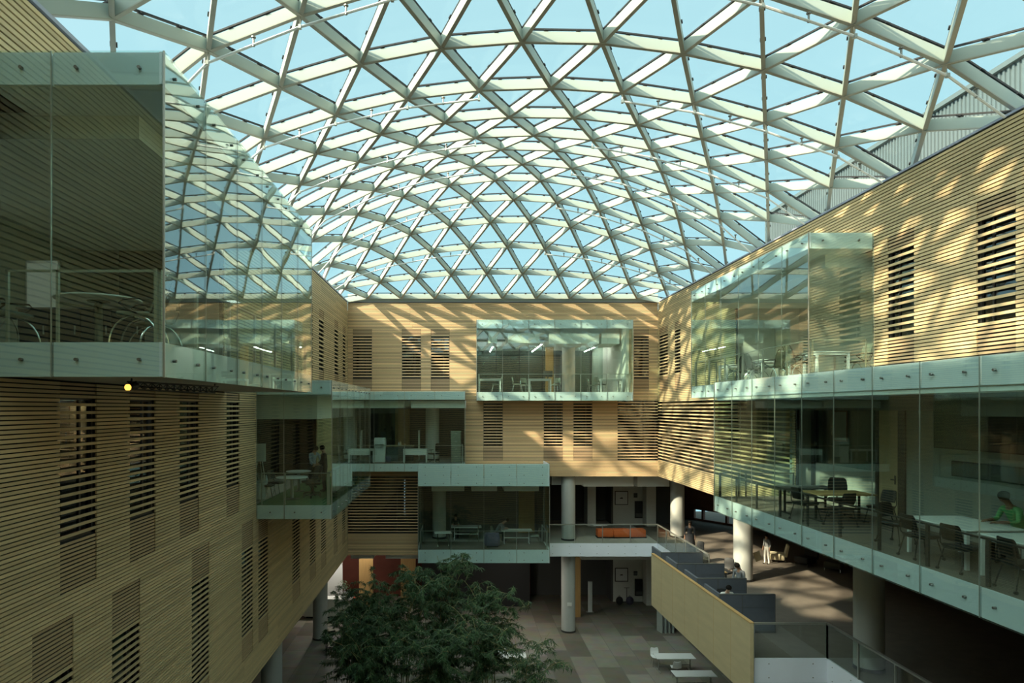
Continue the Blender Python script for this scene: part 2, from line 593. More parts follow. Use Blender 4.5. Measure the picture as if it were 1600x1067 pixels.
# ------------------------------------------------------------------ glass roof
TAB = [[5.85, 6.19, 6.19, 6.19, 6.19, 6.19, 6.19, 6.19, 6.19, 6.19, 5.85], [6.38, 6.71, 6.94, 7.11, 7.17, 7.17, 7.09, 6.91, 6.63, 6.34],
[5.85, 6.9, 7.46, 7.83, 8.04, 8.13, 8.03, 7.8, 7.4, 6.85, 5.85], [6.74, 7.6, 8.24, 8.62, 8.81, 8.83, 8.59, 8.14, 7.54, 6.65],
[5.85, 7.42, 8.27, 8.87, 9.2, 9.28, 9.16, 8.78, 8.17, 7.28, 5.85], [6.91, 8.02, 8.77, 9.25, 9.47, 9.45, 9.19, 8.69, 7.89, 6.75],
[5.85, 7.47, 8.38, 8.98, 9.32, 9.41, 9.26, 8.9, 8.25, 7.3, 5.85], [6.86, 7.85, 8.55, 8.98, 9.21, 9.17, 8.9, 8.42, 7.66, 6.65],
[5.85, 7.28, 8.03, 8.53, 8.82, 8.89, 8.75, 8.42, 7.86, 7.07, 5.85], [6.79, 7.54, 8.11, 8.46, 8.62, 8.6, 8.39, 7.98, 7.35, 6.52],
[5.85, 7.17, 7.8, 8.23, 8.46, 8.52, 8.4, 8.11, 7.6, 6.93, 5.85], [6.87, 7.57, 8.13, 8.5, 8.65, 8.62, 8.38, 7.98, 7.36, 6.55],
[5.85, 7.36, 8.1, 8.67, 9.0, 9.09, 8.94, 8.54, 7.91, 7.1, 5.85]]
NR = 21
def node(j, i):
    jj = j if j <= 12 else 20 - j
    lo = -5 if j % 2 == 0 else -4
    row = TAB[jj]
    k = i - lo
    if k < 0 or k >= len(row):
        return None
    x = (2.443 if j % 2 == 0 else 1.49) + 1.907 * i
    return Vector((x, 37.65 - 1.99 * j, row[k] + (0.12 if j >= 13 and 0 < k < len(row) - 1 else 0)))
roof = frame('ceiling')
roof['label'] = 'vaulted triangulated steel and glass roof over the court'
BW, BH, GZ = 0.08, 0.24, 0.345
def rib(name, pts):
    """bars node to node with a dark foot plate, their black glazing strip and its clips"""
    if len(pts) < 2:
        return
    b, c = MB(), MB()
    c.cur = 0
    for p, q in zip(pts, pts[1:]):
        b.cur = 0
        b.beam(p, q, BW, BH, drop=0.02)
        b.cur = 1
        b.beam(p, q, BW + .015, 0.022, drop=0.0)
        c.beam(p, q, 0.05, 0.035, drop=GZ - .035)
        for t in (0.3, 0.7):
            m = p.lerp(q, t)
            d = (q - p).normalized()
            c.beam(m - d * .05, m + d * .05, 0.13, 0.03, drop=GZ - .06)
            c.beam(m - d * .012, m + d * .012, 0.03, GZ - BH - .02, drop=BH)
    o = b.build(name, [M['steel'], M['steel_edge']], roof)
    c.build('glazing_strip', M['gasket'], o)
for j in range(NR):
    rib('arch_rib', [n for n in (node(j, i) for i in range(-5, 6)) if n])
def chase(j, i, sgn):
    out = []
    while 0 <= j < NR:
        n = node(j, i)
        if not n:
            break
        out.append(n)
        # odd rows sit half a step to the left of even rows of the same number
        i = i + (1 if sgn > 0 else 0) if j % 2 == 0 else i + (0 if sgn > 0 else -1)
        j += 1
    return out
starts = set()
for j in range(NR):
    for i in range(-5, 6):
        if not node(j, i):
            continue
        for sgn in (1, -1):
            pi = (i if sgn > 0 else i + 1) if j % 2 == 1 else (i if sgn > 0 else i)
            # predecessor one row further back
            if j % 2 == 1:
                pi = i - 1 if sgn > 0 else i
            else:
                pi = i if sgn > 0 else i + 1
            if j == 0 or not node(j - 1, pi):
                starts.add((j, i, sgn))
for j, i, sgn in sorted(starts):
    rib('diagonal_rib', chase(j, i, sgn))
gl = MB()
for j in range(NR - 1):
    for i in range(-6, 7):
        for tri in (((j, i), (j, i + 1), (j + 1, i + 1 if j % 2 == 0 else i)), ((j + 1, i), (j + 1, i + 1), (j, i if j % 2 == 0 else i + 1))):
            ps = [node(*t) for t in tri]
            if all(ps):
                up = Vector((0, 0, GZ))
                c = (ps[0] + ps[1] + ps[2]) / 3
                ps = [c + (p - c) * 0.985 + up for p in ps]
                lo = [p - Vector((0, 0, .016)) for p in ps]
                gl.add(ps + lo, [(0, 1, 2), (5, 4, 3), (0, 3, 4, 1), (1, 4, 5, 2), (2, 5, 3, 0)])
gl.build('roof_glazing', M['glass_roof'], roof)
kb = MB().box(XL, XR, YB - .02, YB + .1, WT + .03, 6.5).box(XL - .8, XR + .7, YF - .15, YF - .02, WT, 6.6)
kb.build('ridge_kerb', M['steel'], roof)

# ------------------------------------------------------------------ projecting glass rooms
def pane_edges(a, b, n=None, step=1.5):
    n = n or max(1, int(abs(b - a) / step + .5))
    return [a + (b - a) * k / n for k in range(n + 1)]

def bay(label, x0, x1, y0, y1, z0, z1, fl, top, faces, wallside, carpet, ceil, rail_h=1.0, soffit='slab', open_deck=True, rail=True, rail_m='rail', skylight=False):
    """faces: list of (which, edges); which in 'front','far','xmin','xmax'. wallside: faces left open into the building"""
    r = thing('glass_room', label, 'glass room', (0, 0, 0))
    ins = 0.05
    fl_mb = MB().box(x0 + .07, x1 - .07, y0 + .07, y1 - .07, z0 + .03, fl - .01)
    fl_mb.build('floor_deck', M[soffit], r)
    MB().box(x0 + .07, x1 - .07, y0 + .07, y1 - .07, fl - .01, fl - .003).build('carpet', M[carpet], r)
    if ceil:
        MB().box(x0 + .07, x1 - .07, y0 + .07, y1 - .07, z1 - top - (.09 if rail_h < 1 else .0), min(z1 - .03, z1 - top + .08 if ceil == 'thin' else 99)).build('ceiling_deck', M['ceil_white'], r)
    if skylight:
        MB().box(x0 + .02, x1 - .02, y0 + .02, y1 - .02, z1 - .02, z1).build('skylight', M['glass_bay'], r)
    band, tr = MB(), MB()
    bolt = []
    for face in faces:
        which, ed = face[:2]
        zt = face[2] if len(face) > 2 else z1
        for k in range(len(ed) - 1):
            g = MB()
            a, b = ed[k] + .006, ed[k + 1] - .006
            if which in ('front', 'far'):
                yy = y0 if which == 'front' else y1
                s = 1 if which == 'front' else -1
                tw = random.uniform(-.0012, .0012)
                vs = []
                for d in (0, .018 * s):
                    vs += [(a, yy + d - tw, z0), (b, yy + d + tw, z0), (b, yy + d + tw, zt), (a, yy + d - tw, zt)]
                g.add(vs, [(0, 1, 2, 3), (7, 6, 5, 4), (0, 4, 5, 1), (1, 5, 6, 2), (2, 6, 7, 3), (3, 7, 4, 0)])
                for zz, hh in ((z0, fl - z0), (z1 - top, top)) if zt == z1 else ((z0, fl - z0),):
                    band.box(a + ins * .2, b - ins * .2, yy + .035 * s, yy + .075 * s, zz + .01, zz + hh - .005)
                nb = 2
                for t in ([.22, .78] if b - a > 1 else [.5]):
                    for zz in ([fl - .5 * (fl - z0)] if fl - z0 < .6 else [z0 + .16, fl - .16]) + ([z1 - top * .5] if top < .6 else [z1 - .16, z1 - top * .5, z1 - top + .16] if zt == z1 else []):
                        bolt.append(((a + (b - a) * t, yy, zz), 1))
            else:
                xx = x0 if which == 'xmin' else x1
                s = 1 if which == 'xmin' else -1
                tw = random.uniform(-.0012, .0012)
                vs = []
                for d in (0, .018 * s):
                    vs += [(xx + d - tw, a, z0), (xx + d + tw, b, z0), (xx + d + tw, b, zt), (xx + d - tw, a, zt)]
                g.add(vs, [(0, 1, 2, 3), (7, 6, 5, 4), (0, 4, 5, 1), (1, 5, 6, 2), (2, 6, 7, 3), (3, 7, 4, 0)])
                for zz, hh in ((z0, fl - z0), (z1 - top, top)) if zt == z1 else ((z0, fl - z0),):
                    band.box(xx + .035 * s, xx + .075 * s, a + ins * .2, b - ins * .2, zz + .01, zz + hh - .005)
                for t in ([.22, .78] if b - a > 1 else [.5]):
                    for zz in (fl - .5 * (fl - z0), z1 - top * .5) if zt == z1 else (fl - .5 * (fl - z0),):
                        bolt.append(((xx, a + (b - a) * t, zz), 0))
            g.build('glass_pane', M['glass_bay'], r)
        # thin steel fin in each joint
        for e in ed:
            if which in ('front', 'far'):
                yy = y0 if which == 'front' else y1
                tr.box(e - .004, e + .004, yy - .003, yy + .02, z0, zt)
            else:
                xx = x0 if which == 'xmin' else x1
                tr.box(xx - .02 * (1 if which == 'xmax' else 0), xx + .02 * (1 if which == 'xmin' else 0), e - .004, e + .004, z0, zt)
        if rail:
            rl = MB()
            if which in ('front', 'far'):
                yy = (y0 + .16) if which == 'front' else (y1 - .16)
                rl.box(ed[0] + .1, ed[-1] - .1, yy - .02, yy + .02, fl + rail_h - .03, fl + rail_h)
                for e in ed:
                    rl.box(min(max(e, ed[0] + .12), ed[-1] - .12) - .018, min(max(e, ed[0] + .12), ed[-1] - .12) + .018, yy - .02, yy + .02, fl, fl + rail_h)
            else:
                xx = (x0 + .16) if which == 'xmin' else (x1 - .16)
                rl.box(xx - .02, xx + .02, ed[0] + .1, ed[-1] - .1, fl + rail_h - .03, fl + rail_h)
                for e in ed:
                    ee = min(max(e, ed[0] + .12), ed[-1] - .12)
                    rl.box(xx - .02, xx + .02, ee - .035, ee + .035, fl, fl + rail_h)
            rl.build('guard_rail', M[rail_m], r)
    band.build('frosted_band', M['band'], r)
    for c, ax in bolt[:96]:
        MB().disc_x(c, .023, .05, ax, 8).build('standoff_bolt', M['bolt'], r)
    tr.build('joint_strip', M['rail'], r)
    return r

bay('large glass room high on the left wall, nearest one, with a round table behind its front', XL - .14, -3.97, UL[0], UL[1], UL[2], UL[3], F4, .45,
    [('front', [XL + .0, -5.50, -3.97]), ('xmax', pane_edges(UL[0], UL[1], 6)), ('far', [XL, -5.3, -3.97])], 'x', 'carpet', True)
bay('glass room with green carpet low on the left wall beyond the big near one', XL - .14, -3.95, LL[0], LL[1], LL[2], LL[3], F3, .45,
    [('front', [XL, -5.45, -3.95]), ('xmax', pane_edges(LL[0], LL[1], 6)), ('far', [XL, -5.3, -3.95])], 'x', 'carpet_green', True)
bay('wide glass room with white desks in the left half of the back wall', XL, BLx1, 36.35, YB + .14, -3.46, 0.93, F3, .46,
    [('front', pane_edges(-4.75 - 1.55, BLx1, 4)), ('xmax', [36.35, YB])], 'y', 'carpet', True)
bay('sunlit glass room high in the middle of the back wall with lights inside', BU[0], BU[1], 36.40, YB + .14, BU[2], BU[3], F4, .48,
    [('front', pane_edges(BU[0], BU[1], 6)), ('xmax', [36.40, YB]), ('xmin', [36.40, YB])], 'y', 'carpet', False, skylight=True)
bay('lower glass room of the back wall with a tall frosted band along its top', -2.2, 4.87, 35.67, YB + .14, -8.30, -2.98, F2, 1.2,
    [('front', [-2.2, -.43, 1.34, 3.1, 4.87]), ('xmax', [35.67, YB]), ('xmin', [35.67, YB], -3.50)], 'y', 'carpet', 'thin')
bay('glass room high on the right wall with chairs round small tables', 9.53, XR + .14, 18.15, 27.3, .42, 4.80, F4, .44,
    [('front', [9.53, XR]), ('xmin', pane_edges(18.15, 27.3, 6)), ('far', [9.53, 10.5, XR])], 'x', 'carpet', True)
bay('long glass room low on the right wall with the white conference table', 8.6, XR + .14, 5.3, 22.43, -3.46, .87, -2.95, .50,
    [('xmin', pane_edges(5.3, 22.43, 11.5 and 12)), ('far', [8.6, 9.48]), ('far', [9.48, XR], .40)], 'x', 'carpet', 'thin', rail_h=.80, rail_m='dark_metal')

# ------------------------------------------------------------------ room fittings: bulkheads, partitions, doors
def S(name, mb, m):
    return struct(name, mb, M[m])
# upper left room
S('ceiling_left_upper', MB().box(-14.4, -4.78, 9.95, 17.0, 4.03, 4.42), 'ceil_white')
S('wall_left_room', MB().box(-9.9, -9.7, YF, 20, .9, 5.3).box(-14.4, -6.46, 19.0, 19.15, .9, 5.3).box(-14.4, -6.46, 6.2, 6.35, .9, 5.3), 'wall_grey')
# lower left room
S('ceiling_left_lower', MB().box(-14.4, -4.6, 21.6, 28.9, -.35, .42), 'ceil_white')
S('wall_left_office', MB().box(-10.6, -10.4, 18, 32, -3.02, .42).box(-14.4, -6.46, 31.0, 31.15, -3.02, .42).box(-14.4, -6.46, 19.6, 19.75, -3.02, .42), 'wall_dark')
# back wall rooms
S('ceiling_back_offices', MB().box(-6.2, -3.05, 36.9, 41.9, .02, .42).box(-2.65, .4, 36.75, 41.9, .02, .42).box(-3.05, -2.65, 37.2, 41.9, .12, .42), 'ceil_white')
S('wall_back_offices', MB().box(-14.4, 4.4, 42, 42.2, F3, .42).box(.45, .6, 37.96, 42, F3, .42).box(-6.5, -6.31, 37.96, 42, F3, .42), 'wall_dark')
S('wall_back_studio', MB().box(-6, 12, 46.5, 46.7, F4, 5.3), 'wall_dark')
S('wall_studio_side', MB().box(9.30, 9.45, 37.0, 37.9, F4, 4.78).box(9.30, 9.45, 37.96, 46.5, F4, 5.3).box(.7, .85, 37.96, 46.5, F4, 5.3), 'wall_pale')
S('ceiling_studio', MB().box(.9, 9.6, 40.2, 46.5, 4.02, 4.1), 'ceil_white')
bh = MB()
for p, q, a, b in ((763, 777, 520, 536), (794, 843, 521, 536), (858, 936, 521, 537), (940, 968, 521, 537)):
    u, v = at(p, b, 38.0), at(q, a, 38.0)
    bh.box(u.x, v.x, 38.0, 40.2, u.z, v.z)
bh.box(.9, 9.6, 38.6, 40.2, 4.15, 4.85)
S('ceiling_studio_bulkhead', bh, 'ceil_white')
pg = MB().box(.9, 6.1, 43.0, 43.03, F4, 4.0).box(7.4, 9.6, 43.0, 43.03, F4, 4.0)
S('wall_studio_glazing', pg, 'glass_inner')
fm = MB()
for x in (.9, 2.4, 3.9, 5.4, 6.1, 7.4, 8.5, 9.55):
    fm.box(x - .03, x + .03, 42.98, 43.05, F4, 4.0)
S('trim_2', fm, 'dark_metal')
# lobby on two levels at the back right
for nm, fl, ce, Yw in (('upper', F2, -3.9, 43.6), ('lower', F1, -8.4, 44.3)):
    hz = ce - .02
    w = MB()
    for p, q in ((958, 1010),):
        w.box((p - CX) * Yw / F, (q - CX) * Yw / F, Yw, Yw + .3, fl, fl + 2.9)
    w.box((1010 - CX) * (Yw - .9) / F, (1025 - CX) * (Yw - .9) / F, Yw - .9, Yw + .3, fl, ce - .2)
    if nm == 'upper':
        w.box((918 - CX) * (Yw - .9) / F, (931 - CX) * (Yw - .9) / F, Yw - .9, Yw + .3, fl, ce - .2)
    S('wall_lobby_' + nm, w, 'wall_pale')
    d = MB().box(4.9, (958 - CX) * Yw / F, Yw + 1.6, Yw + 1.8, fl, ce).box((958 - CX) * Yw / F, 14, Yw + .3, Yw + .5, fl, ce).box((955 - CX) * Yw / F, (958 - CX) * Yw / F, Yw, Yw + 1.7, fl, ce)
    S('wall_lobby_recess_' + nm, d, 'wall_dark')
    # hanging white bulkheads under the slab
    hb = MB()
    yy = 38.9
    zz = -3.85 if nm == 'upper' else -8.3
    for p, q, h in ((862, 912, .62), (912, 990, .72), (996, 1046, .72)) if nm == 'upper' else ((846, 872, .35), (909, 1018, .55)):
        hb.box((p - CX) * yy / F, (q - CX) * yy / F, yy, yy + 2.4, zz - h, zz)
    S('ceiling_lobby_' + nm, hb, 'ceil_white')
# ground floor, left and middle of the back
S('wall_ground_back', MB().box(-14.4, 4.9, 45.6, 45.8, F1, -8.3), 'red_wall')
S('wall_ground_shelves', MB().box(-2.4, 4.6, 43.2, 43.4, F1, F1 + 3.0), 'black')
S('ceiling_ground_left', MB().box(-6.2, -4.9, 38.2, 40, -8.62, -8.3).box(-4.2, -2.3, 38.2, 40, -8.62, -8.3), 'ceil_white')
od = MB().box(-6.45, -5.55, 43.0, 43.1, F1, F1 + 3.2)
S('door_1', od, 'oak')
S('door_2', MB().box(-3.9, -2.9, 44.6, 44.7, F1, F1 + 3.6), 'oak')
S('door_3', MB().box(6.9, 7.5, 41.0, 41.1, F1, F1 + 3.7), 'oak')
o = S('door_4', MB().box(5.55, 6.05, 42.6, 42.7, F4, 4.0), 'oak')
S('door_5', MB().box(-4.0, -3.1, 41.85, 41.95, F3, F3 + 3.0), 'oak')
S('door_6', MB().box(3.65, 4.62, 40.6, 40.7, F2, F2 + 3.0), 'oak')
S('wall_meeting_room', MB().box(-2.1, 4.8, 40.75, 40.9, F2, -3.9).box(4.8, 4.95, 38.0, 40.9, F2, -3.9).box(-2.25, -2.1, 38.0, 40.9, F2, -3.9), 'wall_dark')
S('ceiling_meeting_room', MB().box(-1.5, .3, 36.6, 40.6, -4.55, -4.25).box(.7, 2.1, 36.6, 40.6, -4.55, -4.25).box(2.5, 4.4, 36.6, 40.6, -4.55, -4.25), 'ceil_white')
# long room on the right: glazed inner wall, door, dark screens
xp = 11.9
S('wall_right_room', MB().box(xp, xp + .15, 5.3, 17.75, -2.95, .42).box(xp, xp + .15, 18.9, 22.3, -2.95, -1.8).box(XR, 20, 22.6, 22.75, -2.95, .42), 'wall_mid')
S('wall_right_inner_glazing', MB().box(xp, xp + .03, 18.9, 22.3, -1.8, .42), 'glass_inner')
S('door_7', MB().box(xp - .03, xp + .05, 18.0, 18.8, -2.95, .35), 'oak_pale')
S('trim_3', MB().box(xp - .05, xp + .1, 17.7, 17.98, -2.95, .42).box(xp - .05, xp + .1, 18.82, 18.95, -2.95, .42).box(xp - .05, xp + .1, 22.2, 22.4, -2.95, .42), 'black')
S('wall_right_back_room', MB().box(15.5, 15.7, 5, 22.6, -2.95, .42), 'wall_grey')
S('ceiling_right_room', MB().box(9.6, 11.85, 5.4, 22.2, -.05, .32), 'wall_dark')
S('wall_right_upper_room', MB().box(14.0, 14.2, 16, 30, .9, 5.3).box(XR + .14, 14, 17.9, 18.05, .9, 5.3).box(XR + .14, 14, 27.4, 27.55, .9, 5.3), 'wall_pale')
S('ceiling_right_upper_room', MB().box(10.4, 14, 18.9, 26.6, 4.0, 4.4), 'ceil_white')
# brick corner of the mezzanine with low windows to the outside
bw = MB()
p0, p1 = Vector((13.6, 49.2)), Vector((20.9, 38.2))
dd = (p1 - p0).normalized()
def chunk(s0, s1, z0, z1):
    a, b = p0 + dd * s0, p0 + dd * s1
    n = Vector((-dd.y, dd.x)) * -.2
    bw.add([(a.x, a.y, z0), (b.x, b.y, z0), (b.x + n.x, b.y + n.y, z0), (a.x + n.x, a.y + n.y, z0), (a.x, a.y, z1), (b.x, b.y, z1), (b.x + n.x, b.y + n.y, z1), (a.x + n.x, a.y + n.y, z1)],
           [(0, 1, 2, 3), (7, 6, 5, 4), (0, 4, 5, 1), (1, 5, 6, 2), (2, 6, 7, 3), (3, 7, 4, 0)])
Ltot = (p1 - p0).length
chunk(0, Ltot, -6.85, -3.46)
chunk(0, Ltot, F2, -7.45)
ws = [(4.6, 5.2), (5.35, 7.0), (7.15, 8.6)]
prev = 0
for s0, s1 in ws + [(Ltot, Ltot)]:
    chunk(prev, s0, -7.45, -6.85)
    prev = s1
S('wall_brick_corner', bw, 'brick')

# ------------------------------------------------------------------ columns
def column(x, y, z0, z1, label, plate=False):
    r = thing('concrete_column', label, 'column', (x, y, z0))
    MB().lathe([(.40, 0), (.40, z1 - z0)], 32).build('shaft', M['concrete'], r)
    MB().lathe([(.415, 0), (.415, .10)], 32).build('base_collar', M['dark_metal'], r)
    if plate:
        MB().box(-.13, .13, -.425, -.395, 1.55, 1.75).build('paper_notice', M['paper'], r)
    return r
column(6.32, 38.45, F2, -3.47, 'concrete column on the upper lobby floor, beside the orange bench')
column(6.32, 38.45, F1, -8.3, 'concrete column on the ground floor with a small white notice', True)
column(12.9, 39.3, F2, -3.47, 'concrete column at the far end of the mezzanine near the brick corner')
column(12.55, 29.4, F2, -3.46, 'concrete column in the middle of the mezzanine, behind the grey cubicles')
column(11.95, 19.4, F2, -3.46, 'concrete column under the long right glass room, nearest one')
column(-7.75, 37.2, F1, -8.3, 'concrete column under the left wall in front of the pale counter')
column(-7.2, 25.6, F1, -8.3, 'concrete column under the left wall, nearest one')
column(-1.15, 39.0, F2, -3.47, 'concrete column inside the lower glass room of the back wall')
column(-1.55, 38.9, F3, .42, 'concrete column inside the white desk office of the back wall')
column(6.85, 41.6, F4, 4.0, 'sunlit concrete column inside the high glass room of the back wall')

# ------------------------------------------------------------------ mezzanine edges: white bands, glass guards, timber guard
def edge(label, pts, zt, zb, rail_z, name='mezzanine_edge'):
    """white edge band with bolts, glass guard and a hand rail along a run of points"""
    r = thing('glass_balustrade', label, 'balustrade')
    band, rl = MB(), MB()
    for (xa, ya), (xb_, yb_) in zip(pts, pts[1:]):
        a, b = Vector((xa, ya, 0)), Vector((xb_, yb_, 0))
        band.beam(a + Vector((0, 0, zb)), b + Vector((0, 0, zb)), .06, zt - zb)
        n = max(1, int((b - a).length / 1.5 + .5))
        for k in range(n):
            u, v = a.lerp(b, k / n), a.lerp(b, (k + 1) / n)
            d = (v - u).normalized() * .012
            g = MB().beam(u + d + Vector((0, 0, zt)), v - d + Vector((0, 0, zt)), .02, rail_z - zt)
            g.build('glass_panel', M['glass_rail'], r)
            for t in (.2, .8):
                for z in (zt - .16, zb + .16):
                    c = u.lerp(v, t) + Vector((0, 0, z))
                    MB().ell(c, .04, .04, .03, 8, 5).build('edge_bolt', M['bolt'], r)
            rl.bar(u + Vector((0, 0, zt)), u + Vector((0, 0, rail_z)), .045)
        rl.bar(b + Vector((0, 0, zt)), b + Vector((0, 0, rail_z)), .045)
        rl.beam(a + Vector((0, 0, rail_z)), b + Vector((0, 0, rail_z)), .08, .05)
    band.build('edge_band', M['band'], r)
    rl.build('hand_rail', M['rail'], r)
    return r
edge('glass balustrade with white bolted edge along the upper lobby, before the orange bench', [(4.95, 37.42), (11.2, 37.42)], F2, -8.32, -6.55)
edge('glass balustrade along the mezzanine beyond the timber guard wall', [(11.16, 37.36), (11.16, 29.7)], F2, -8.32, -6.55)
edge('near glass balustrade with white bolted edge right of the timber guard wall', [(8.95, 20.2), (11.18, 20.2), (11.18, 6.0)], F2, -8.32, -6.55)
t = thing('timber_guard_wall', 'pale plywood guard wall along the edge of the cubicle platform', 'guard wall')
pts = [Vector((8.60, 29.55, 0)), Vector((8.79, 19.96, 0))]
gw = MB().beam(pts[0] + Vector((0, 0, -8.72)), pts[1] + Vector((0, 0, -8.72)), .11, 8.72 - 6.45)
gw.build('plywood_panel', M['oak_pale'], t)
cpn = MB().beam(pts[0] + Vector((0, 0, -6.45)), pts[1] + Vector((0, 0, -6.45)), .13, .03)
cpn.build('top_cap', M['oak'], t)
jt = MB()
for k in range(1, 7):
    c = pts[0].lerp(pts[1], k / 7)
    jt.box(c.x - .058, c.x - .05, c.y - .005, c.y + .005, -8.7, -6.46)
jt.build('panel_joint', M['oak'], t)

# ------------------------------------------------------------------ sprinkler pipes under the roof
names = ['first', 'second', 'third', 'fourth', 'fifth', 'sixth', 'seventh']
kk = 0
for j in range(2, 14, 2):
    for side in (0, 1):
        ids = range(-1, -6, -1) if side == 0 else range(1, 6)
        pp = [node(j, i) for i in ids]
        pp = [p + Vector((0, -.05, -.24)) for p in pp if p]
        if side == 0:
            pp = [p for p in pp if p.x > XL + .1] + [Vector((XL + .05, pp[-1].y, 6.0))]
        else:
            pp = [p for p in pp if p.x < XR - .1] + [Vector((XR - .05, pp[-1].y, 6.0))]
        r = thing('sprinkler_pipe', '%s sprinkler pipe from the back wall, %s half of the roof' % (names[kk], ('left', 'right')[side]), 'pipe', group='sprinkler pipes under the glass roof')
        MB().tube([pp[0] + Vector((0, 0, .1))] + pp, .028, 6).build('pipe', M['white_metal'], r)
        for p, q in zip(pp, pp[1:]):
            m = p.lerp(q, .5)
            MB().lathe([(.03, -.03), (.022, .02), (.022, .14), (.05, .145), (.05, .165)], 8).build('sprinkler_head', M['bolt'], r).location = m
            hg = MB()
            hg.bar(p, p + Vector((0, .05, .26)), .014)
            hg.box(p.x - .03, p.x + .03, p.y - .04, p.y + .04, p.z - .04, p.z + .04)
            hg.build('pipe_hanger', M['rail'], r)
    kk += 1

# ------------------------------------------------------------------ building beyond the roof
t = thing('exterior_metal_building', 'grey ribbed metal building standing outside beyond the right wall', 'building')
b = MB().box(16, 26, YF, 34.8, 5.6, 9.95)
b.build('wall', M['metal_grey'], t)
rb = MB()
y = YF
while y < 34.7:
    rb.box(15.95, 16.0, y, y + .07, 5.6, 9.9)
    y += .17
rb.build('wall_ribs', M['metal_grey'], t)
MB().box(15.85, 26.1, YF, 34.9, 9.93, 10.08).build('roof_edge', M['metal_grey'], t)
t = thing('exterior_metal_building', 'low grey end block beyond the ribbed metal building', 'building')
MB().box(17.2, 26, 34.9, 38.2, 5.6, 8.95).build('wall', M['metal_grey'], t)
MB().box(17.1, 26.1, 34.9, 38.3, 8.9, 9.0).build('roof_edge', M['metal_grey'], t)
t = thing('vent_pole', 'thin white vent pole on the roof before the grey end block', 'pole', (16.4, 36.4, 5.6))
MB().cyl(0, 0, 0, 3.0, .09, 10).cyl(0, 0, 3.0, 3.12, .13, 10).build('pipe', M['white_metal'], t)

S('wall_sun_blocker', MB().box(-11.5, -7.6, YF, 6.8, 5.6, 13.0).box(-11.5, -7.6, 6.8, 10.4, 5.6, 9.0), 'metal_grey')  # unseen block added on the left roof to keep sun off the right side

# oak cupboard added in place of the orange lit wall behind the first left window
t = thing('lit_wall_cupboard', 'oak cupboard added for the warm lit wall behind the nearest slatted left window', 'cupboard', (-7.75, 13.0, -1.15))
MB().box(-.3, .3, -.9, .9, 0, 1.25).build('body', M['oak'], t)
for k in range(3):
    d = MB().box(.3, .32, -.88 + .6 * k, -.32 + .6 * k, .03, 1.22).build('door', M['oak'], t)
    MB().box(.32, .34, -.45 + .6 * k, -.42 + .6 * k, .5, .7).build('handle', M['rail'], d)
S('wall_cupboard_pier', MB().box(-8.2, -8.05, 11.5, 15.5, F3, .42).box(-8.05, -7.45, 12.1, 13.9, F3, -1.15), 'wall_dark')

# ------------------------------------------------------------------ furniture makers (each faces +y in its own space; seat at the origin)
def chair_side(label, loc, rz, group, seat='black', legm='dark_metal', casters=True):
    r = thing('side_chair', label, 'chair', loc, rz, group)
    MB().rbox(-.23, .23, -.22, .24, .42, .475, .02).build('seat', M[seat], r)
    bk = MB()
    n = 7
    rings = []
    for z, y, w in ((.56, -.235, .20), (.62, -.25, .215), (.74, -.275, .215), (.83, -.30, .20), (.86, -.31, .17)):
        rings.append([(-w, y + .02, z), (-w * .5, y - .005, z), (0, y - .012, z), (w * .5, y - .005, z), (w, y + .02, z), (w, y + .045, z), (w * .5, y + .02, z), (0, y + .012, z), (-w * .5, y + .02, z), (-w, y + .045, z)])
    bk.loft(rings, True, True)
    bk.build('backrest', M[seat], r)
    fr = MB()
    for s in (-1, 1):
        fr.tube([(s * .20, -.20, .43), (s * .215, -.25, .50), (s * .20, -.27, .66), (s * .17, -.285, .78)], .012, 6)
    fr.tube([(-.2, -.2, .41), (-.2, .2, .41), (.2, .2, .41), (.2, -.2, .41)], .012, 6, True)
    fr.build('frame', M[legm], r)
    for sx in (-1, 1):
        for sy in (-1, 1):
            l = MB().tube([(sx * .19, sy * .19, .42), (sx * .24, sy * .27, .06)], .013, 6)
            if casters:
                l.disc_x((sx * .245, sy * .28, .03), .03, .035, 0, 8)
            else:
                l.cyl(sx * .243, sy * .275, 0, .065, .013, 6)
            l.build('leg', M[legm], r)
    return r

def chair_task(label, loc, rz, group, cloth='black', base='dark_metal'):
    r = thing('task_chair', label, 'chair', loc, rz, group)
    MB().rbox(-.25, .25, -.23, .26, .44, .51, .03).build('seat', M[cloth], r)
    bk = MB()
    rings = []
    for z, y, w in ((.58, -.25, .19), (.68, -.285, .235), (.82, -.28, .24), (.98, -.315, .22), (1.04, -.34, .17)):
        rings.append([(-w, y + .04, z), (0, y - .015, z), (w, y + .04, z), (w, y + .065, z), (0, y + .015, z), (-w, y + .065, z)])
    bk.loft(rings, True, True)
    bk.build('backrest', M[cloth], r)
    MB().tube([(0, -.16, .44), (0, -.30, .47), (0, -.31, .70)], .02, 6).build('back_support', M[base], r)
    for s in (-1, 1):
        MB().tube([(s * .22, -.02, .47), (s * .30, -.02, .5), (s * .30, -.02, .66)], .014, 6).box(s * .30 - .03, s * .30 + .03, -.14, .12, .66, .69).build('armrest', M[base], r)
    MB().cyl(0, 0, .10, .44, .028, 10).build('gas_column', M[base], r)
    for k in range(5):
        a = 2 * PI * k / 5 + .3
        c, s = math.cos(a), math.sin(a)
        l = MB().bar((0, 0, .115), (.30 * c, .30 * s, .075), .035, .03)
        l.tube([(.30 * c - s * .02, .30 * s + c * .02, .03), (.30 * c + s * .02, .30 * s - c * .02, .03)], .03, 8)
        l.build('base_arm', M[base], r)
    return r

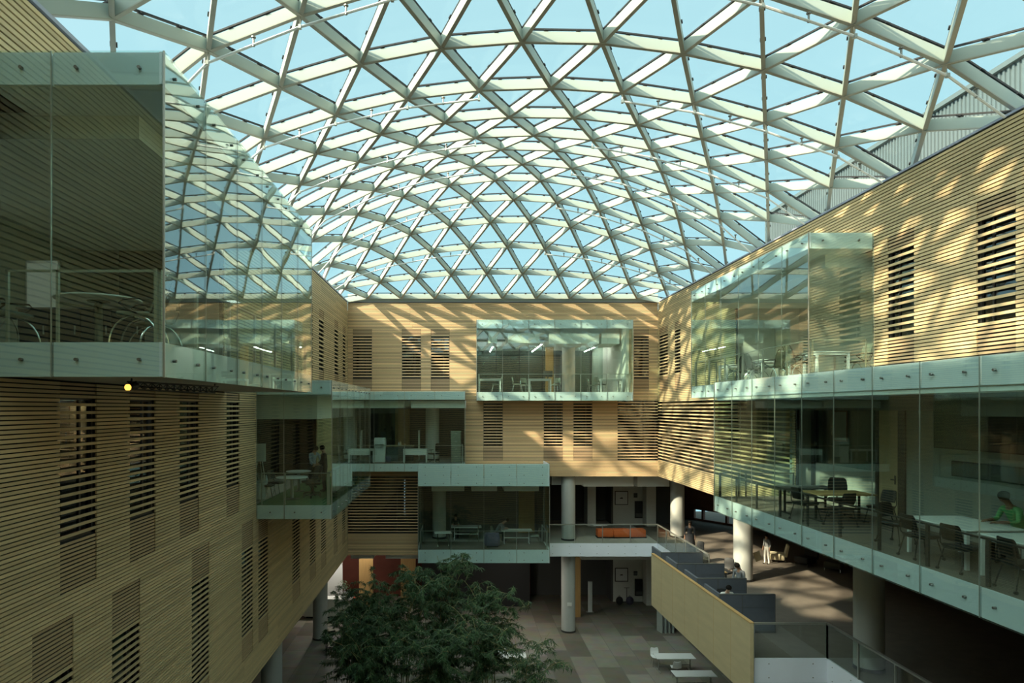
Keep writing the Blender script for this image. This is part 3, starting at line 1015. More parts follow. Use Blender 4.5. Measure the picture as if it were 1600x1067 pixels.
def chair_lounge_mesh(label, loc, rz, group):
    """cantilever arm chair: bowed bright legs, mesh back"""
    r = thing('mesh_armchair', label, 'chair', loc, rz, group)
    MB().rbox(-.24, .24, -.20, .26, .44, .50, .025).build('seat', M['mesh_grey'], r)
    bk = MB()
    rings = []
    for z, y, w in ((.50, -.22, .21), (.62, -.27, .23), (.80, -.30, .23), (.95, -.37, .21), (.99, -.40, .19)):
        rings.append([(-w, y + .02, z), (0, y - .01, z), (w, y + .02, z), (w, y + .035, z), (0, y + .006, z), (-w, y + .035, z)])
    bk.loft(rings, True, True)
    bk.build('backrest', M['mesh_grey'], r)
    for s in (-1, 1):
        MB().tube([(s * .22, -.22, .47), (s * .235, -.28, .62), (s * .235, -.31, .80), (s * .215, -.40, .99)], .013, 6).build('back_frame', M['black'], r)
        MB().tube([(s * .235, -.28, .67), (s * .28, -.10, .68), (s * .285, .14, .66), (s * .28, .20, .61), (s * .27, .10, .54), (s * .25, -.04, .47)], .015, 6).build('armrest', M['black'], r)
        for e in (-1, 1):
            pts = []
            for k in range(7):
                u = k / 6
                pts.append((s * (.17 + .09 * u), e * (.04 + .30 * math.sin(u * PI / 2)), .43 - .43 * u ** 1.7 + .012))
            MB().tube(pts, .013, 6).build('leg', M['chrome'], r)
    MB().tube([(-.18, 0, .43), (.18, 0, .43)], .022, 8).build('crossbar', M['chrome'], r)
    return r

def chair_shell(label, loc, rz, group):
    r = thing('shell_chair', label, 'chair', loc, rz, group)
    sh = MB()
    prof = [(.22, .45, .20), (.10, .435, .21), (-.10, .43, .215), (-.19, .46, .215), (-.235, .58, .21), (-.26, .72, .20), (-.275, .80, .16)]
    top = []
    for y, z, w in prof:
        top.append([(-w, y, z + .02), (0, y - .012, z - .012), (w, y, z + .02), (w, y - .012, z), (0, y - .024, z - .03), (-w, y - .012, z)])
    sh.loft(top, True, True)
    sh.build('shell', M['white'], r)
    for sx in (-1, 1):
        for sy in (-1, 1):
            MB().tube([(sx * .15, sy * .12, .43), (sx * .20, sy * .20, 0)], .011, 6).build('leg', M['chrome'], r)
    return r

def table_rect(label, loc, rz, w, d, group, top='white', leg='white_metal', h=.74, style='post', cat='table', nm='table'):
    r = thing(nm, label, cat, loc, rz, group)
    MB().rbox(-w / 2, w / 2, -d / 2, d / 2, h - .03, h, .012).build('tabletop', M[top], r)
    if style == 'post':
        for sx in (-1, 1):
            for sy in (-1, 1):
                x, y = sx * (w / 2 - .05), sy * (d / 2 - .05)
                MB().box(x - .03, x + .03, y - .03, y + .03, 0, h - .03).build('leg', M[leg], r)
        fr = MB()
        for s in (-1, 1):
            fr.box(-w / 2 + .06, w / 2 - .06, s * (d / 2 - .05) - .015, s * (d / 2 - .05) + .015, h - .10, h - .03)
            fr.box(s * (w / 2 - .05) - .015, s * (w / 2 - .05) + .015, -d / 2 + .06, d / 2 - .06, h - .10, h - .03)
        fr.build('apron', M[leg], r)
    else:
        for s in (-1, 1):
            x = s * (w / 2 - .18)
            l = MB().bar((x, 0, .03), (x, 0, h - .03), .05, .05)
            l.bar((x, -d * .42, .03), (x, d * .42, .03), .045, .04)
            l.bar((x, -d * .35, h - .05), (x, d * .35, h - .05), .04, .03)
            for q in (-1, 1):
                l.disc_x((x, q * d * .41, .025), .025, .03, 0, 8)
            l.build('leg', M[leg], r)
        MB().box(-w / 2 + .18, w / 2 - .18, -.015, .015, .28, .32).build('stretcher', M[leg], r)
    return r

def table_round(label, loc, rad, group, col='white_metal', h=.74):
    r = thing('round_table', label, 'table', loc, 0, group)
    MB().lathe([(rad - .015, h - .032), (rad, h - .02), (rad, h - .006), (rad - .01, h)], 40).build('tabletop', M['white'], r)
    MB().lathe([(.055, .03), (.055, h - .05), (.16, h - .045), (.16, h - .033)], 20).build('pedestal', M[col], r)
    MB().lathe([(rad * .5, 0), (rad * .5, .012), (.08, .035)], 28).build('base', M['dark_metal'], r)
    return r

# ------------------------------------------------------------------ people
def person(label, loc, rz, J, top, legs, skin, hair, shirt_sleeve=True, dress=False, hair_long=False, scale=1.0):
    """J: joint name -> point (own space, facing +y). One skinned body; hair is its child."""
    r = thing('person', label, 'person', loc, rz)
    names = list(J)
    V, E, R, T = [], [], [], []
    def addv(p, rad, t):
        V.append(Vector(p) * scale); R.append(rad * scale); T.append(t)
        return len(V) - 1
    pelvis = addv(J['hip'], .135 if not dress else .15, 'l')
    waist = addv(Vector(J['hip']).lerp(Vector(J['chest']), .45), .125, 't')
    chest = addv(J['chest'], .15, 't')
    neck = addv(J['neck'], .058, 's')
    E += [(pelvis, waist), (waist, chest), (chest, neck)]
    hd = Vector(J['head'])
    up = (hd - Vector(J['neck'])).normalized()
    jaw = addv(Vector(J['neck']).lerp(hd, .45), .062, 's')
    h1 = addv(hd, .088, 's')
    h2 = addv(hd + up * .075, .074, 's')
    E += [(neck, jaw), (jaw, h1), (h1, h2)]
    fw = Vector(J.get('face', (0, 1, -.1))).normalized()
    nose = addv(hd + fw * .098 - up * .005, .012, 's')
    E.append((h1, nose))
    for s in ('L', 'R'):
        sh = addv(J['sh' + s], .068, 't')
        el = addv(J['el' + s], .045, 't' if shirt_sleeve else 's')
        wr = addv(J['wr' + s], .030, 's')
        E += [(chest, sh), (sh, el), (el, wr)]
        d = (Vector(J['wr' + s]) - Vector(J['el' + s])).normalized()
        side = d.cross(Vector((0, 0, 1)))
        if side.length < .2:
            side = Vector((0, 1, 0))
        side.normalize()
        nrm = side.cross(d).normalized()
        pm = addv(Vector(J['wr' + s]) + d * .07, .034, 's')
        E.append((wr, pm))
        for k, (o, l) in enumerate(((-.03, .06), (-.01, .075), (.01, .07), (.03, .055))):
            a = addv(Vector(J['wr' + s]) + d * (.07 + l * .55) + side * o * 1.1 - nrm * .004, .009, 's')
            b = addv(Vector(J['wr' + s]) + d * (.07 + l) + side * o * 1.15 - nrm * (.02 + .004 * k), .008, 's')
            E += [(pm, a), (a, b)]
        a = addv(Vector(J['wr' + s]) + d * .055 + side * -.045 - nrm * .01, .010, 's')
        E.append((wr, a))
        hp = addv(J['hp' + s], .095, 'l')
        kn = addv(J['kn' + s], .062, 'l')
        an = addv(J['an' + s], .042, 'l')
        ft = addv(Vector(J['an' + s]) + Vector(J.get('toe', (0, .16, -.05))), .036, 'f')
        E += [(pelvis, hp), (hp, kn), (kn, an), (an, ft)]
    me = bpy.data.meshes.new('body')
    me.from_pydata(V, E, [])
    o = bpy.data.objects.new('body', me)
    COL.objects.link(o)
    sk = o.modifiers.new('s', 'SKIN')
    sk.use_smooth_shade = True
    sk.branch_smoothing = .4
    for i, v in enumerate(me.skin_vertices[0].data):
        v.radius = (R[i], R[i])
        v.use_root = (i == 0)
    o.modifiers.new('d', 'SUBSURF').levels = 1
    bpy.context.view_layer.update()
    dg = bpy.context.evaluated_depsgraph_get()
    nm = bpy.data.meshes.new_from_object(o.evaluated_get(dg))
    old = o.data
    o.modifiers.clear()
    o.data = nm
    nm.name = 'body'
    bpy.data.meshes.remove(old)
    for m in (top, legs, skin, 'black'):
        nm.materials.append(M[m])
    code = {'t': 0, 'l': 1, 's': 2, 'f': 3}
    for p in nm.polygons:
        best, bt = 1e9, 't'
        for a, b in E:
            pa, pb = V[a], V[b]
            ab = pb - pa
            u = max(0, min(1, (p.center - pa).dot(ab) / max(ab.length_squared, 1e-9)))
            d = (p.center - pa - ab * u).length - (R[a] * (1 - u) + R[b] * u)
            if d < best:
                best, bt = d, T[a] if u < .5 else T[b]
        p.material_index = code[bt]
        p.use_smooth = True
    o.parent = r
    hm = MB()
    hc = (hd + up * .045 - fw * .02) * scale
    hm.ell(hc, .098 * scale, .104 * scale, .095 * scale, 12, 8)
    if hair_long:
        bk = (hd - fw * .07 - up * .10) * scale
        hm.ell(bk, .085 * scale, .06 * scale, .17 * scale, 10, 7)
    hm.build('hair', M[hair], r)
    if dress:
        hip = Vector(J['hip']) * scale
        MB().lathe([(.20 * scale, hip.z + .12 * scale), (.24 * scale, hip.z - .1 * scale), (.30 * scale, .25 * scale), (.31 * scale, .10 * scale)], 18, hip.x, hip.y).build('long_skirt', M[legs], r)
    return r

def stand(lean=0.0, head=0.0, arms=None, step=0.0):
    J = dict(hip=(0, 0, .93), chest=(0, lean * .6, 1.30), neck=(0, lean * .9, 1.50), head=(0, lean * 1.15 + head * .10, 1.62 - abs(head) * .03), face=(0, 1, -.1 - head * .8))
    for s, k in (('L', -1), ('R', 1)):
        J['sh' + s] = (k * .19, lean * .8, 1.42)
        J['el' + s] = (k * .25, lean * .8 - .03, 1.14)
        J['wr' + s] = (k * .25, lean * .8 + .05, .89)
        J['hp' + s] = (k * .10, 0, .88)
        J['kn' + s] = (k * .11, .03 + k * step * .5, .49)
        J['an' + s] = (k * .11, k * step, .09)
    if arms:
        J.update(arms)
    return J

def sit(lean=0.1, head=0.3, reach=.38, seat=.46):
    J = dict(hip=(0, -.05, seat + .12), chest=(0, lean, seat + .47), neck=(0, lean * 1.5, seat + .66), head=(0, lean * 1.8 + head * .1, seat + .79 - abs(head) * .03), face=(0, 1, -.1 - head * .8))
    for s, k in (('L', -1), ('R', 1)):
        J['sh' + s] = (k * .19, lean * 1.2, seat + .58)
        J['el' + s] = (k * .25, lean + .10, seat + .34)
        J['wr' + s] = (k * .14, lean + reach, seat + .33)
        J['hp' + s] = (k * .10, 0, seat + .09)
        J['kn' + s] = (k * .13, .42, seat + .07)
        J['an' + s] = (k * .13, .43, .09)
    return J
M['skin'] = mat('skin', (0.42, 0.25, 0.17), 0.6)
M['skin_dark'] = mat('brown skin', (0.20, 0.11, 0.07), 0.6)
M['hair'] = mat('dark hair', (0.012, 0.010, 0.008), 0.8, spec=0.1)
M['cloth_black'] = mat('black cloth', (0.025, 0.025, 0.028), 0.9)
M['cloth_grey'] = mat('grey cloth', (0.20, 0.21, 0.22), 0.9)
M['cloth_blue'] = mat('pale blue cloth', (0.35, 0.42, 0.50), 0.9)
M['cloth_green'] = mat('green cloth', (0.10, 0.32, 0.12), 0.9)
M['cloth_white'] = mat('white cloth', (0.72, 0.71, 0.66), 0.9)
M['cream'] = mat('cream card', (0.70, 0.62, 0.42), 0.85)
M['leaf'] = mat('bamboo leaf', (0.05, 0.105, 0.035), 0.5, var=0.4, scale=3, island=.6)
M['culm'] = mat('bamboo culm', (0.27, 0.25, 0.10), 0.5, var=0.2)
M['flower'] = mat('pale flowers', (0.75, 0.72, 0.80), 0.7)
M['red'] = mat('orange red plastic', (0.75, 0.12, 0.04), 0.5)
M['lamp'] = mat('lit diffuser', (0.9, 0.9, 0.85), 0.5, emit=(1.0, 0.97, 0.88), estr=55)
M['lamp_strong'] = mat('bright lit lamp', (0.9, 0.9, 0.85), 0.5, emit=(1.0, 0.93, 0.80), estr=110)
M['lamp_warm'] = mat('warm lit lamp', (0.9, 0.7, 0.4), 0.5, emit=(1.0, 0.50, 0.08), estr=2.2)
M['ink'] = mat('ink', (0.03, 0.03, 0.035), 0.7)

# ------------------------------------------------------------------ upper left glass room
table_round('round white table with a thick grey pedestal in the nearest left glass room', (-5.40, 9.98, F4), .60, None, 'mesh_grey')
g = 'mesh armchairs in the near left glass room'
ch = chair_lounge_mesh('mesh armchair at the left edge of the picture, facing the round table', (-6.62, 9.75, F4), -PI / 2, g)
dup(ch, (-4.70, 9.80, F4), PI / 2 + .15, 'mesh armchair right of the round table, close to the glass corner', g)
dup(ch, (-4.95, 10.85, F4), PI * .75, 'mesh armchair behind the one at the glass corner, half hidden', g)
t = thing('low_cabinet', 'dark low cabinet behind the round table of the near left glass room', 'cabinet', (-7.15, 12.9, F4))
MB().box(-1.2, 1.2, -.3, .3, .06, .98).build('body', M['black'], t)
MB().box(-1.23, 1.23, -.32, .32, .98, 1.01).build('top', M['wall_dark'], t)
for k in range(4):
    d = MB().box(-1.18 + .59 * k + .01, -1.18 + .59 * (k + 1) - .01, -.325, -.3, .08, .96).build('door', M['black'], t)
    MB().box(-.65 + .59 * k - .05, -.65 + .59 * k - .03, -.35, -.325, .5, .66).build('handle', M['rail'], d)
t = thing('whiteboard', 'tall pale whiteboard deep inside the near left glass room', 'whiteboard', (-8.75, 14.0, F4))
MB().box(-.32, .32, -.02, .02, .55, 2.15).build('panel', M['white'], t)
MB().box(-.34, -.32, -.03, .03, 0, 2.2).box(.32, .34, -.03, .03, 0, 2.2).box(-.34, .34, -.03, .03, 2.15, 2.2).box(-.36, .36, -.25, .25, 0, .04).build('frame', M['rail'], t)
t = thing('spotlight_truss', 'black lattice truss with one lit spotlight under the near left glass room', 'light', (-4.62, 9.75, .27))
tr = MB()
A, B = Vector((-.05, -.25, 0)), Vector((.35, 1.9, 0))
for o_ in ((-.06, 0, .11), (.06, 0, .11), (0, 0, -.0)):
    tr.bar(A + Vector(o_), B + Vector(o_), .022)
for k in range(12):
    p = A.lerp(B, k / 12)
    q = A.lerp(B, (k + .5) / 12)
    s_ = A.lerp(B, (k + 1) / 12)
    for sx in (-.06, .06):
        tr.bar(p + Vector((sx, 0, .11)), q, .012)
        tr.bar(q, s_ + Vector((sx, 0, .11)), .012)
tr.bar(A + Vector((0, 0, .11)), A + Vector((0, 0, .16)), .02)
tr.bar(B + Vector((0, 0, .11)), B + Vector((0, 0, .16)), .02)
tr.build('truss', M['black'], t)
hd = MB().tube([(-.07, -.30, .03), (-.03, -.16, .07)], .055, 12)
hd.build('spot_head', M['black'], t)
MB().ell((-.072, -.315, .028), .05, .02, .05, 12, 6).build('lens', M['lamp_warm'], t)

# ------------------------------------------------------------------ lower left glass room
table_round('small round white table on the green carpet of the low left glass room', (-5.55, 22.15, F3), .52, None, 'rail')
table_round('second round white table further back in the low left glass room', (-5.85, 24.3, F3), .45, None, 'rail')
g = 'task chairs in the low left glass room'
ct = chair_task('black task chair right of the small round table on green carpet', (-4.95, 22.6, F3), PI / 2 + .3, g)
dup(ct, (-5.15, 23.25, F3), 1.2, 'black task chair behind the first, in front of the standing person', g)
sc_ = chair_side('black chair left of the small round table on green carpet', (-6.45, 22.3, F3), -PI / 2, 'side chairs in the low left glass room', legm='chrome', casters=False)
dup(sc_, (-6.35, 23.2, F3), -PI / 2 - .3, 'black chair behind the one left of the small round table')
person('person in black standing by the glass corner of the low left room', (-4.85, 24.05, F3), PI / 2 + .4, stand(.03, .5, dict(wrL=(-.12, .32, 1.02), wrR=(.12, .32, 1.02), elL=(-.25, .08, 1.12), elR=(.25, .08, 1.12))), 'cloth_black', 'cloth_black', 'skin', 'hair', scale=.97)
person('person in pale shirt bending over a table in the low left room', (-5.55, 25.2, F3), -PI * .75, stand(.16, .8, dict(wrL=(-.15, .45, .95), wrR=(.15, .45, .95), elL=(-.25, .25, 1.12), elR=(.25, .25, 1.12))), 'cloth_blue', 'cloth_black', 'skin', 'hair', scale=.93)
t = thing('flipchart', 'white flipchart at the left side of the low left glass room', 'flipchart', (-6.75, 22.6, F3))
MB().box(-.19, .19, -.015, .015, 1.22, 1.82).build('paper_pad', M['white'], t)
for s in (-1, 1):
    MB().tube([(s * .06, 0, 1.3), (s * .3, -.1, 0)], .014, 6).build('leg', M['rail'], t)
MB().tube([(0, .02, 1.3), (0, .35, 0)], .014, 6).build('leg', M['rail'], t)
t = thing('waste_bin', 'pale grey bin under the flipchart in the low left room', 'bin', (-6.62, 22.2, F3))
MB().lathe([(.17, 0), (.22, .55), (.23, .56), (.215, .555)], 18).build('bin_body', M['white_metal'], t)
MB().lathe([(.225, .56), (.225, .60), (.05, .63)], 18).build('lid', M['wall_grey'], t)
t = thing('bookshelf', 'dark bookshelf against the rear of the low left room', 'shelf', (-7.85, 30.4, F3))
sh = MB()
for x in (-1.3, -.43, .43, 1.3):
    sh.box(x - .02, x + .02, -.2, .2, 0, 2.3)
for z in (.03, .5, .95, 1.4, 1.85, 2.28):
    sh.box(-1.3, 1.3, -.2, .2, z - .02, z + .02)
sh.box(-1.3, 1.3, .18, .2, 0, 2.3)
sh.build('carcass', M['black'], t)
t = thing('low_whiteboard', 'low white board with writing leaning inside the side glass of the low left room', 'whiteboard', (-4.22, 24.3, F3))
MB().box(-.02, .02, -1.9, 1.9, .18, 1.0).build('board', M['white'], t)
wr_ = MB()
for k in range(5):
    y = -1.7 + k * .16
    for z in (.9, .82, .72, .6, .48):
        wr_.box(.021, .024, y, y + .05 + .05 * random.random(), z, z + .012)
wr_.build('writing', M['ink'], t)
for y in (-1.5, 1.5):
    MB().box(-.12, .12, y - .02, y + .02, 0, .05).box(-.015, .015, y - .015, y + .015, 0, .2).build('foot', M['rail'], t)

# ------------------------------------------------------------------ white desk office (back wall, left)
g = 'white desks in the back wall office'
dk = table_rect('white desk left of the column in the back wall office', (-2.45, 37.5, F3), 0, 1.35, .75, g, nm='desk', cat='desk')
dup(dk, (-5.4, 37.5, F3), 0, 'white desk seen through the side glass at the left end of the back office', g)
MB().box(-.62, .62, -.36, -.34, .42, .71).build('modesty_panel', M['white'], dk)
t = thing('printer', 'white office printer on a cabinet in the back wall office', 'printer', (-4.5 + .0, 37.6, F3))
t.location.x = (594 - CX) * 37.6 / F
MB().rbox(-.32, .32, -.27, .27, .78, 1.28, .03).build('body', M['white_metal'], t)
MB().rbox(-.30, .30, -.25, .25, 1.28, 1.36, .02).build('scanner_lid', M['white'], t)
MB().box(-.25, .25, -.40, -.25, .98, 1.01).build('paper_tray', M['wall_grey'], t)
MB().box(-.30, .30, -.25, .25, 0, .78).build('cabinet', M['white'], t)
t = thing('counter', 'dark counter with small items right of the printer', 'counter', ((620 - CX) * 38.6 / F, 38.6, F3))
MB().box(-.95, .95, -.3, .3, 0, .84).build('body', M['wall_dark'], t)
MB().box(-1.0, 1.0, -.33, .33, .84, .88).build('worktop', M['oak'], t)
for i, (dx, hh, rr, mm) in enumerate(((.12, .20, .04, 'white'), (.22, .24, .045, 'cream'), (.42, .13, .06, 'oak'))):
    q = thing('bottle' if i < 2 else 'bowl', ('white bottle on the dark counter of the back office', 'cream bottle beside the white one on the dark counter', 'brown bowl on the right end of the dark counter')[i], 'bottle' if i < 2 else 'bowl', (t.location.x + dx, 38.55, F3 + .88))
    if i < 2:
        MB().lathe([(rr, 0), (rr, hh * .65), (rr * .4, hh * .8), (rr * .4, hh)], 12).build('bottle_body', M[mm], q)
    else:
        MB().lathe([(.05, 0), (.13, .09), (.12, .09), (.04, .02)], 14).build('bowl_body', M[mm], q)
dup(ct, ((678 - CX) * 37.3 / F, 37.4, F3), 2.2, 'black task chair beside the column in the back wall office', 'task chairs in the back wall office')
t = thing('partition_screen', 'thin pale desk screen standing beside the white desk of the back office', 'screen', ((655 - CX) * 38.5 / F, 38.45, F3))
MB().box(-.03, .03, -.4, .4, .05, 1.75).build('panel', M['wall_pale'], t)
MB().box(-.15, .15, -.42, -.36, 0, .05).box(-.15, .15, .36, .42, 0, .05).build('foot', M['rail'], t)
t = thing('filing_cabinet', 'grey filing cabinet at the right end of the back wall office', 'cabinet', (-.16, 37.25, F3))
MB().box(-.28, .28, -.3, .3, 0, 1.75).build('body', M['mesh_grey'], t)
for k in range(4):
    d = MB().box(-.26, .26, -.32, -.3, .06 + k * .42, .44 + k * .42).build('drawer', M['mesh_grey'], t)
    MB().box(-.07, .07, -.34, -.32, .34 + k * .42, .36 + k * .42).build('handle', M['rail'], d)
t = thing('waste_basket', 'purple waste basket under the counter of the back office', 'bin', ((607 - CX) * 37.3 / F, 37.2, F3))
MB().lathe([(.12, 0), (.16, .32), (.15, .32), (.11, .02)], 14).build('basket', M['purple'], t)

# ------------------------------------------------------------------ high glass room of the back wall
for k, X in enumerate((2.16, 5.08, 8.72)):
    for i in range(4):
        y0 = 40.9 + i * 1.45
        t = thing('ceiling_light', '%s strip light of the %s row in the high back glass room' % (('front', 'second', 'third', 'rear')[i], ('left', 'middle', 'right')[k]), 'light', (X, y0, 3.92), 0, 'strip lights in the high back glass room')
        MB().box(-.05, .05, 0, 1.0, .02, .08).build('housing', M['white_metal'], t)
        MB().box(-.035, .035, .02, .98, 0, .02).build('diffuser', M['lamp'], t)
g = 'white tables in the high back glass room'
yb = 36.4
px = lambda p, Y: (p - CX) * Y / F
tb = table_rect('white table in the middle of the high back glass room', (px(843, 37.2), 37.2, F4), 0, 1.25, .8, g)
dup(tb, (px(765, 37.2), 37.2, F4), 0, 'white table at the left end of the high back glass room', g)
dup(tb, (px(953, 37.2), 37.2, F4), 0, 'white table at the right end of the high back glass room', g)
g = 'side chairs in the high back glass room'
c1 = chair_side('pale-backed chair left of the middle table in the high back glass room', (px(808, 37.3), 37.3, F4), -PI / 2, g, 'mesh_grey', 'chrome', False)
for p, Y, rz, lab in ((776, 37.2, PI / 2, 'chair right of the left-end table in the high back glass room'),
                      (822, 38.3, -2.6, 'chair behind the left end of the middle table in the high back glass room'),
                      (868, 38.2, 2.6, 'chair behind the right end of the middle table in the high back glass room'),
                      (926, 38.6, -PI / 2, 'chair right of the sunlit column, furthest back, in the high back glass room'),
                      (938, 37.4, -PI / 2 + .3, 'chair left of the right-end table in the high back glass room'),
                      (975, 38.1, 2.8, 'chair behind the right-end table in the high back glass room')):
    dup(c1, (px(p, Y), Y, F4), rz, lab, g)
t = thing('monitor', 'dark monitor on the right end of the middle table in the high back room', 'monitor', (px(866, 37.2) - .35, 37.25, F4 + .74))
MB().rbox(-.27, .27, -.02, .02, .12, .46, .01).build('screen', M['black'], t)
MB().box(-.03, .03, -.02, .03, .01, .2).box(-.12, .12, -.09, .09, 0, .015).build('stand', M['dark_metal'], t)

# ------------------------------------------------------------------ lower glass room of the back wall
g = 'tables in the lower back glass room'
tw = table_rect('long pale table at the right of the lower back glass room', (px(807, 37.5), 37.5, F2), 0, 1.75, .8, g, style='t')
dup(tw, (px(722, 38.2) + .25, 38.6, F2), 0, 'pale table behind, left of the mullion in the lower back glass room', g)
tq = table_rect('small pale table on a bright leg by the front glass of the lower back room', (px(692, 36.7), 36.75, F2), .1, .95, .6, None, style='t', leg='chrome')
person('person in dark clothes sitting at the pale table left of the mullion', (px(697, 38.3) + .55, 39.35, F2), PI, sit(.12, .4), 'cloth_black', 'cloth_black', 'skin', 'hair')
person('person leaning over the long pale table, head down on the arms', (px(775, 37.8), 37.9, F2), -PI / 2 - .3, sit(.30, .9, .30), 'cloth_grey', 'cloth_black', 'skin', 'hair')
t = thing('armchair', 'slate purple armchair with its back to the front glass, beside the mullion', 'armchair', (px(769, 36.5), 36.55, F2))
MB().rbox(-.34, .34, -.28, .38, .10, .44, .05).build('seat', M['purple'], t)
MB().rbox(-.36, .36, -.40, -.26, .10, .82, .05).build('backrest', M['purple'], t)
for s in (-1, 1):
    MB().rbox(s * .36 - .06, s * .36 + .06, -.30, .34, .10, .62, .04).build('armrest', M['purple'], t)
    for q in (-1, 1):
        MB().cyl(s * .28, q * .26, 0, .11, .02, 8).build('leg', M['dark_metal'], t)
g = 'chairs in the lower back glass room'
c2 = dup(c1, (px(740, 38), 38.1, F2), PI / 2, 'chair right of the table left of the mullion in the lower back room', g)
dup(c1, (px(697, 38.3) + .55, 39.35, F2), PI, 'chair under the person at the table left of the mullion', g)
dup(c1, (px(775, 37.8), 37.9, F2), -PI / 2 - .3, 'chair under the person leaning over the long pale table', g)
dup(c1, (px(835, 37.4), 37.4, F2), PI / 2, 'chair at the right end of the long pale table in the lower back room', g)

# ------------------------------------------------------------------ lobbies
t = thing('bench', 'long orange upholstered bench on the upper lobby floor behind the glass guard', 'bench', (px(970, 39.2), 39.2, F2))
for k in range(3):
    MB().rbox(-1.42 + k * .95, -1.42 + k * .95 + .92, -.32, .32, .06, .48, .04).build('cushion', M['orange'], t)
MB().box(-1.44, 1.44, -.30, .30, .0, .06).build('plinth', M['black'], t)
t = thing('side_table', 'small grey table at the left end of the orange bench', 'table', (px(938, 39.6), 39.75, F2))
MB().rbox(-.4, .4, -.28, .28, .60, .64, .015).build('tabletop', M['white_metal'], t)
MB().cyl(0, 0, .02, .6, .03, 10).lathe([(.22, 0), (.22, .02), (.04, .03)], 18).build('pedestal', M['rail'], t)
for nm, fl, Yw, lab in (('upper', F2, 43.6, 'on the upper lobby wall above the orange bench'), ('lower', F1, 44.3, 'on the ground floor lobby wall')):
    yy = Yw - .035
    z0 = fl + (.72 if nm == 'upper' else .8)
    t = thing('framed_plan', 'black framed white plan ' + lab, 'picture', (px(971, yy), yy, z0 + 1.0))
    MB().box(-.40, .40, -.0, .025, -.42, .42).build('sheet', M['white'], t)
    MB().box(-.43, .43, -.02, .03, .41, .45).box(-.43, .43, -.02, .03, -.45, -.41).box(-.43, -.39, -.02, .03, -.45, .45).box(.39, .43, -.02, .03, -.45, .45).build('frame', M['black'], t)
    MB().box(-.10, .10, -.004, 0, -.05, .0).box(-.04, .07, -.004, 0, .0, .03).build('drawing', M['ink'], t)
    t = thing('recycling_cabinet', 'black slotted cabinet ' + lab + ' beside the plan', 'cabinet', (px(997.5, yy), yy, fl))
    MB().box(-.24, .24, -.12, .03, .42, 1.52).build('body', M['black'], t)
    MB().box(-.2, .2, -.16, -.12, .5, .72).build('tray', M['wall_dark'], t)
    t = thing('wall_panel', 'small dark panel ' + lab + ', above the slotted cabinet', 'panel', (px(993, yy), yy, fl + 1.75))
    MB().box(-.12, .12, -.02, .03, 0, .28).build('plate', M['black'], t)
    MB().box(-.08, .08, -.028, -.02, .06, .22).build('display', M['wall_dark'], t)
for k, (p, rr, m_, lab) in enumerate(((968, .24, 'black', 'black rucksack on the ground floor lobby, left one'), (984, .26, 'purple', 'purple rucksack on the ground floor lobby, right one'))):
    t = thing('backpack', lab, 'bag', (px(p, 43.6), 43.6, F1))
    MB().ell((0, 0, .27), rr, .16, .27, 12, 8).build('bag_body', M[m_], t)
    MB().ell((0, -.13, .18), rr * .7, .07, .13, 10, 6).build('front_pocket', M[m_], t)
    MB().tube([(-.06, 0, .52), (0, 0, .62), (.06, 0, .52)], .012, 6).build('handle', M['black'], t)
t = thing('kick_scooter', 'thin dark scooter handle rising beside the purple rucksack', 'scooter', (px(980, 43.9), 43.95, F1))
MB().box(-.35, .35, -.06, .06, .07, .1).build('deck', M['black'], t)
MB().cyl(-.02, 0, .1, 1.0, .018, 8).box(-.2, .16, -.015, .015, 1.0, 1.03).build('handlebar', M['black'], t)
for s in (-1, 1):
    MB().tube([(s * .36, -.02, .06), (s * .36, .02, .06)], .06, 12).build('wheel', M['dark_metal'], t)
t = thing('totem_sign', 'slim white totem sign in the dark ground floor doorway right of the column', 'sign', (px(922, 42), 42, F1))
MB().box(-.13, .13, -.05, .05, .03, 1.95).build('panel', M['white'], t)
MB().box(-.22, .22, -.15, .15, 0, .03).build('base', M['rail'], t)
t = thing('folded_table', 'folded grey tables leaning together under the timber guard wall', 'table', (px(1046, 38.3), 38.3, F1))
for k in range(4):
    MB().beam((-.5 + k * .22, -.3, 0), (-.62 + k * .22, -.3 + .6, 0), .05, 1.35).build('tabletop' if k else 'leaf', M['wall_grey'], t)

# ------------------------------------------------------------------ right glass rooms
FR = -2.95
g = 'white conference tables in the long right glass room'
a = table_rect('white conference table in the long right glass room, near half of the pair', (9.78, 11.0, FR), 0, 1.15, 1.65, g)
dup(a, (9.78, 12.9, FR), 0, 'white conference table in the long right glass room, far half of the pair', g)
t = table_rect('brown wooden table at the far end of the long right glass room', (9.95, 17.5, FR), 0, 1.5, .95, None, top='oak', leg='dark_metal', style='t')
t = table_rect('dark table behind the brown wooden one in the long right glass room', (9.75, 18.75, FR), 0, 1.5, .75, None, top='wall_dark', leg='dark_metal', style='t')
g = 'black castor chairs in the long right glass room'
c3 = chair_side('black castor chair before the brown table, near its left corner', (9.55, 16.65, FR), 0.3, g)
for x, y, rz, lab in ((9.16, 17.6, -PI / 2 + .2, 'black castor chair at the left end of the brown table'),
                      (10.75, 16.95, PI / 2 + .25, 'black castor chair by the pale door, facing the brown table'),
                      (9.55, 14.55, PI + .35, 'black castor chair at the far left corner of the white conference table'),
                      (9.12, 13.15, -PI / 2, 'black castor chair along the glass, far half of the white conference table'),
                      (9.12, 12.05, -PI / 2 + .15, 'black castor chair along the glass, middle of the white conference table'),
                      (9.12, 10.75, -PI / 2 - .1, 'black castor chair along the glass at the right edge of the picture')):
    dup(c3, (x, y, FR), rz, lab, g)
dup(ct, (10.35, 17.55 + .55, FR), PI * .9, 'black high-backed task chair behind the brown wooden table', 'task chairs in the long right glass room')
dup(c3, (10.72, 12.75, FR), PI / 2, 'black castor chair under the person in green', g)
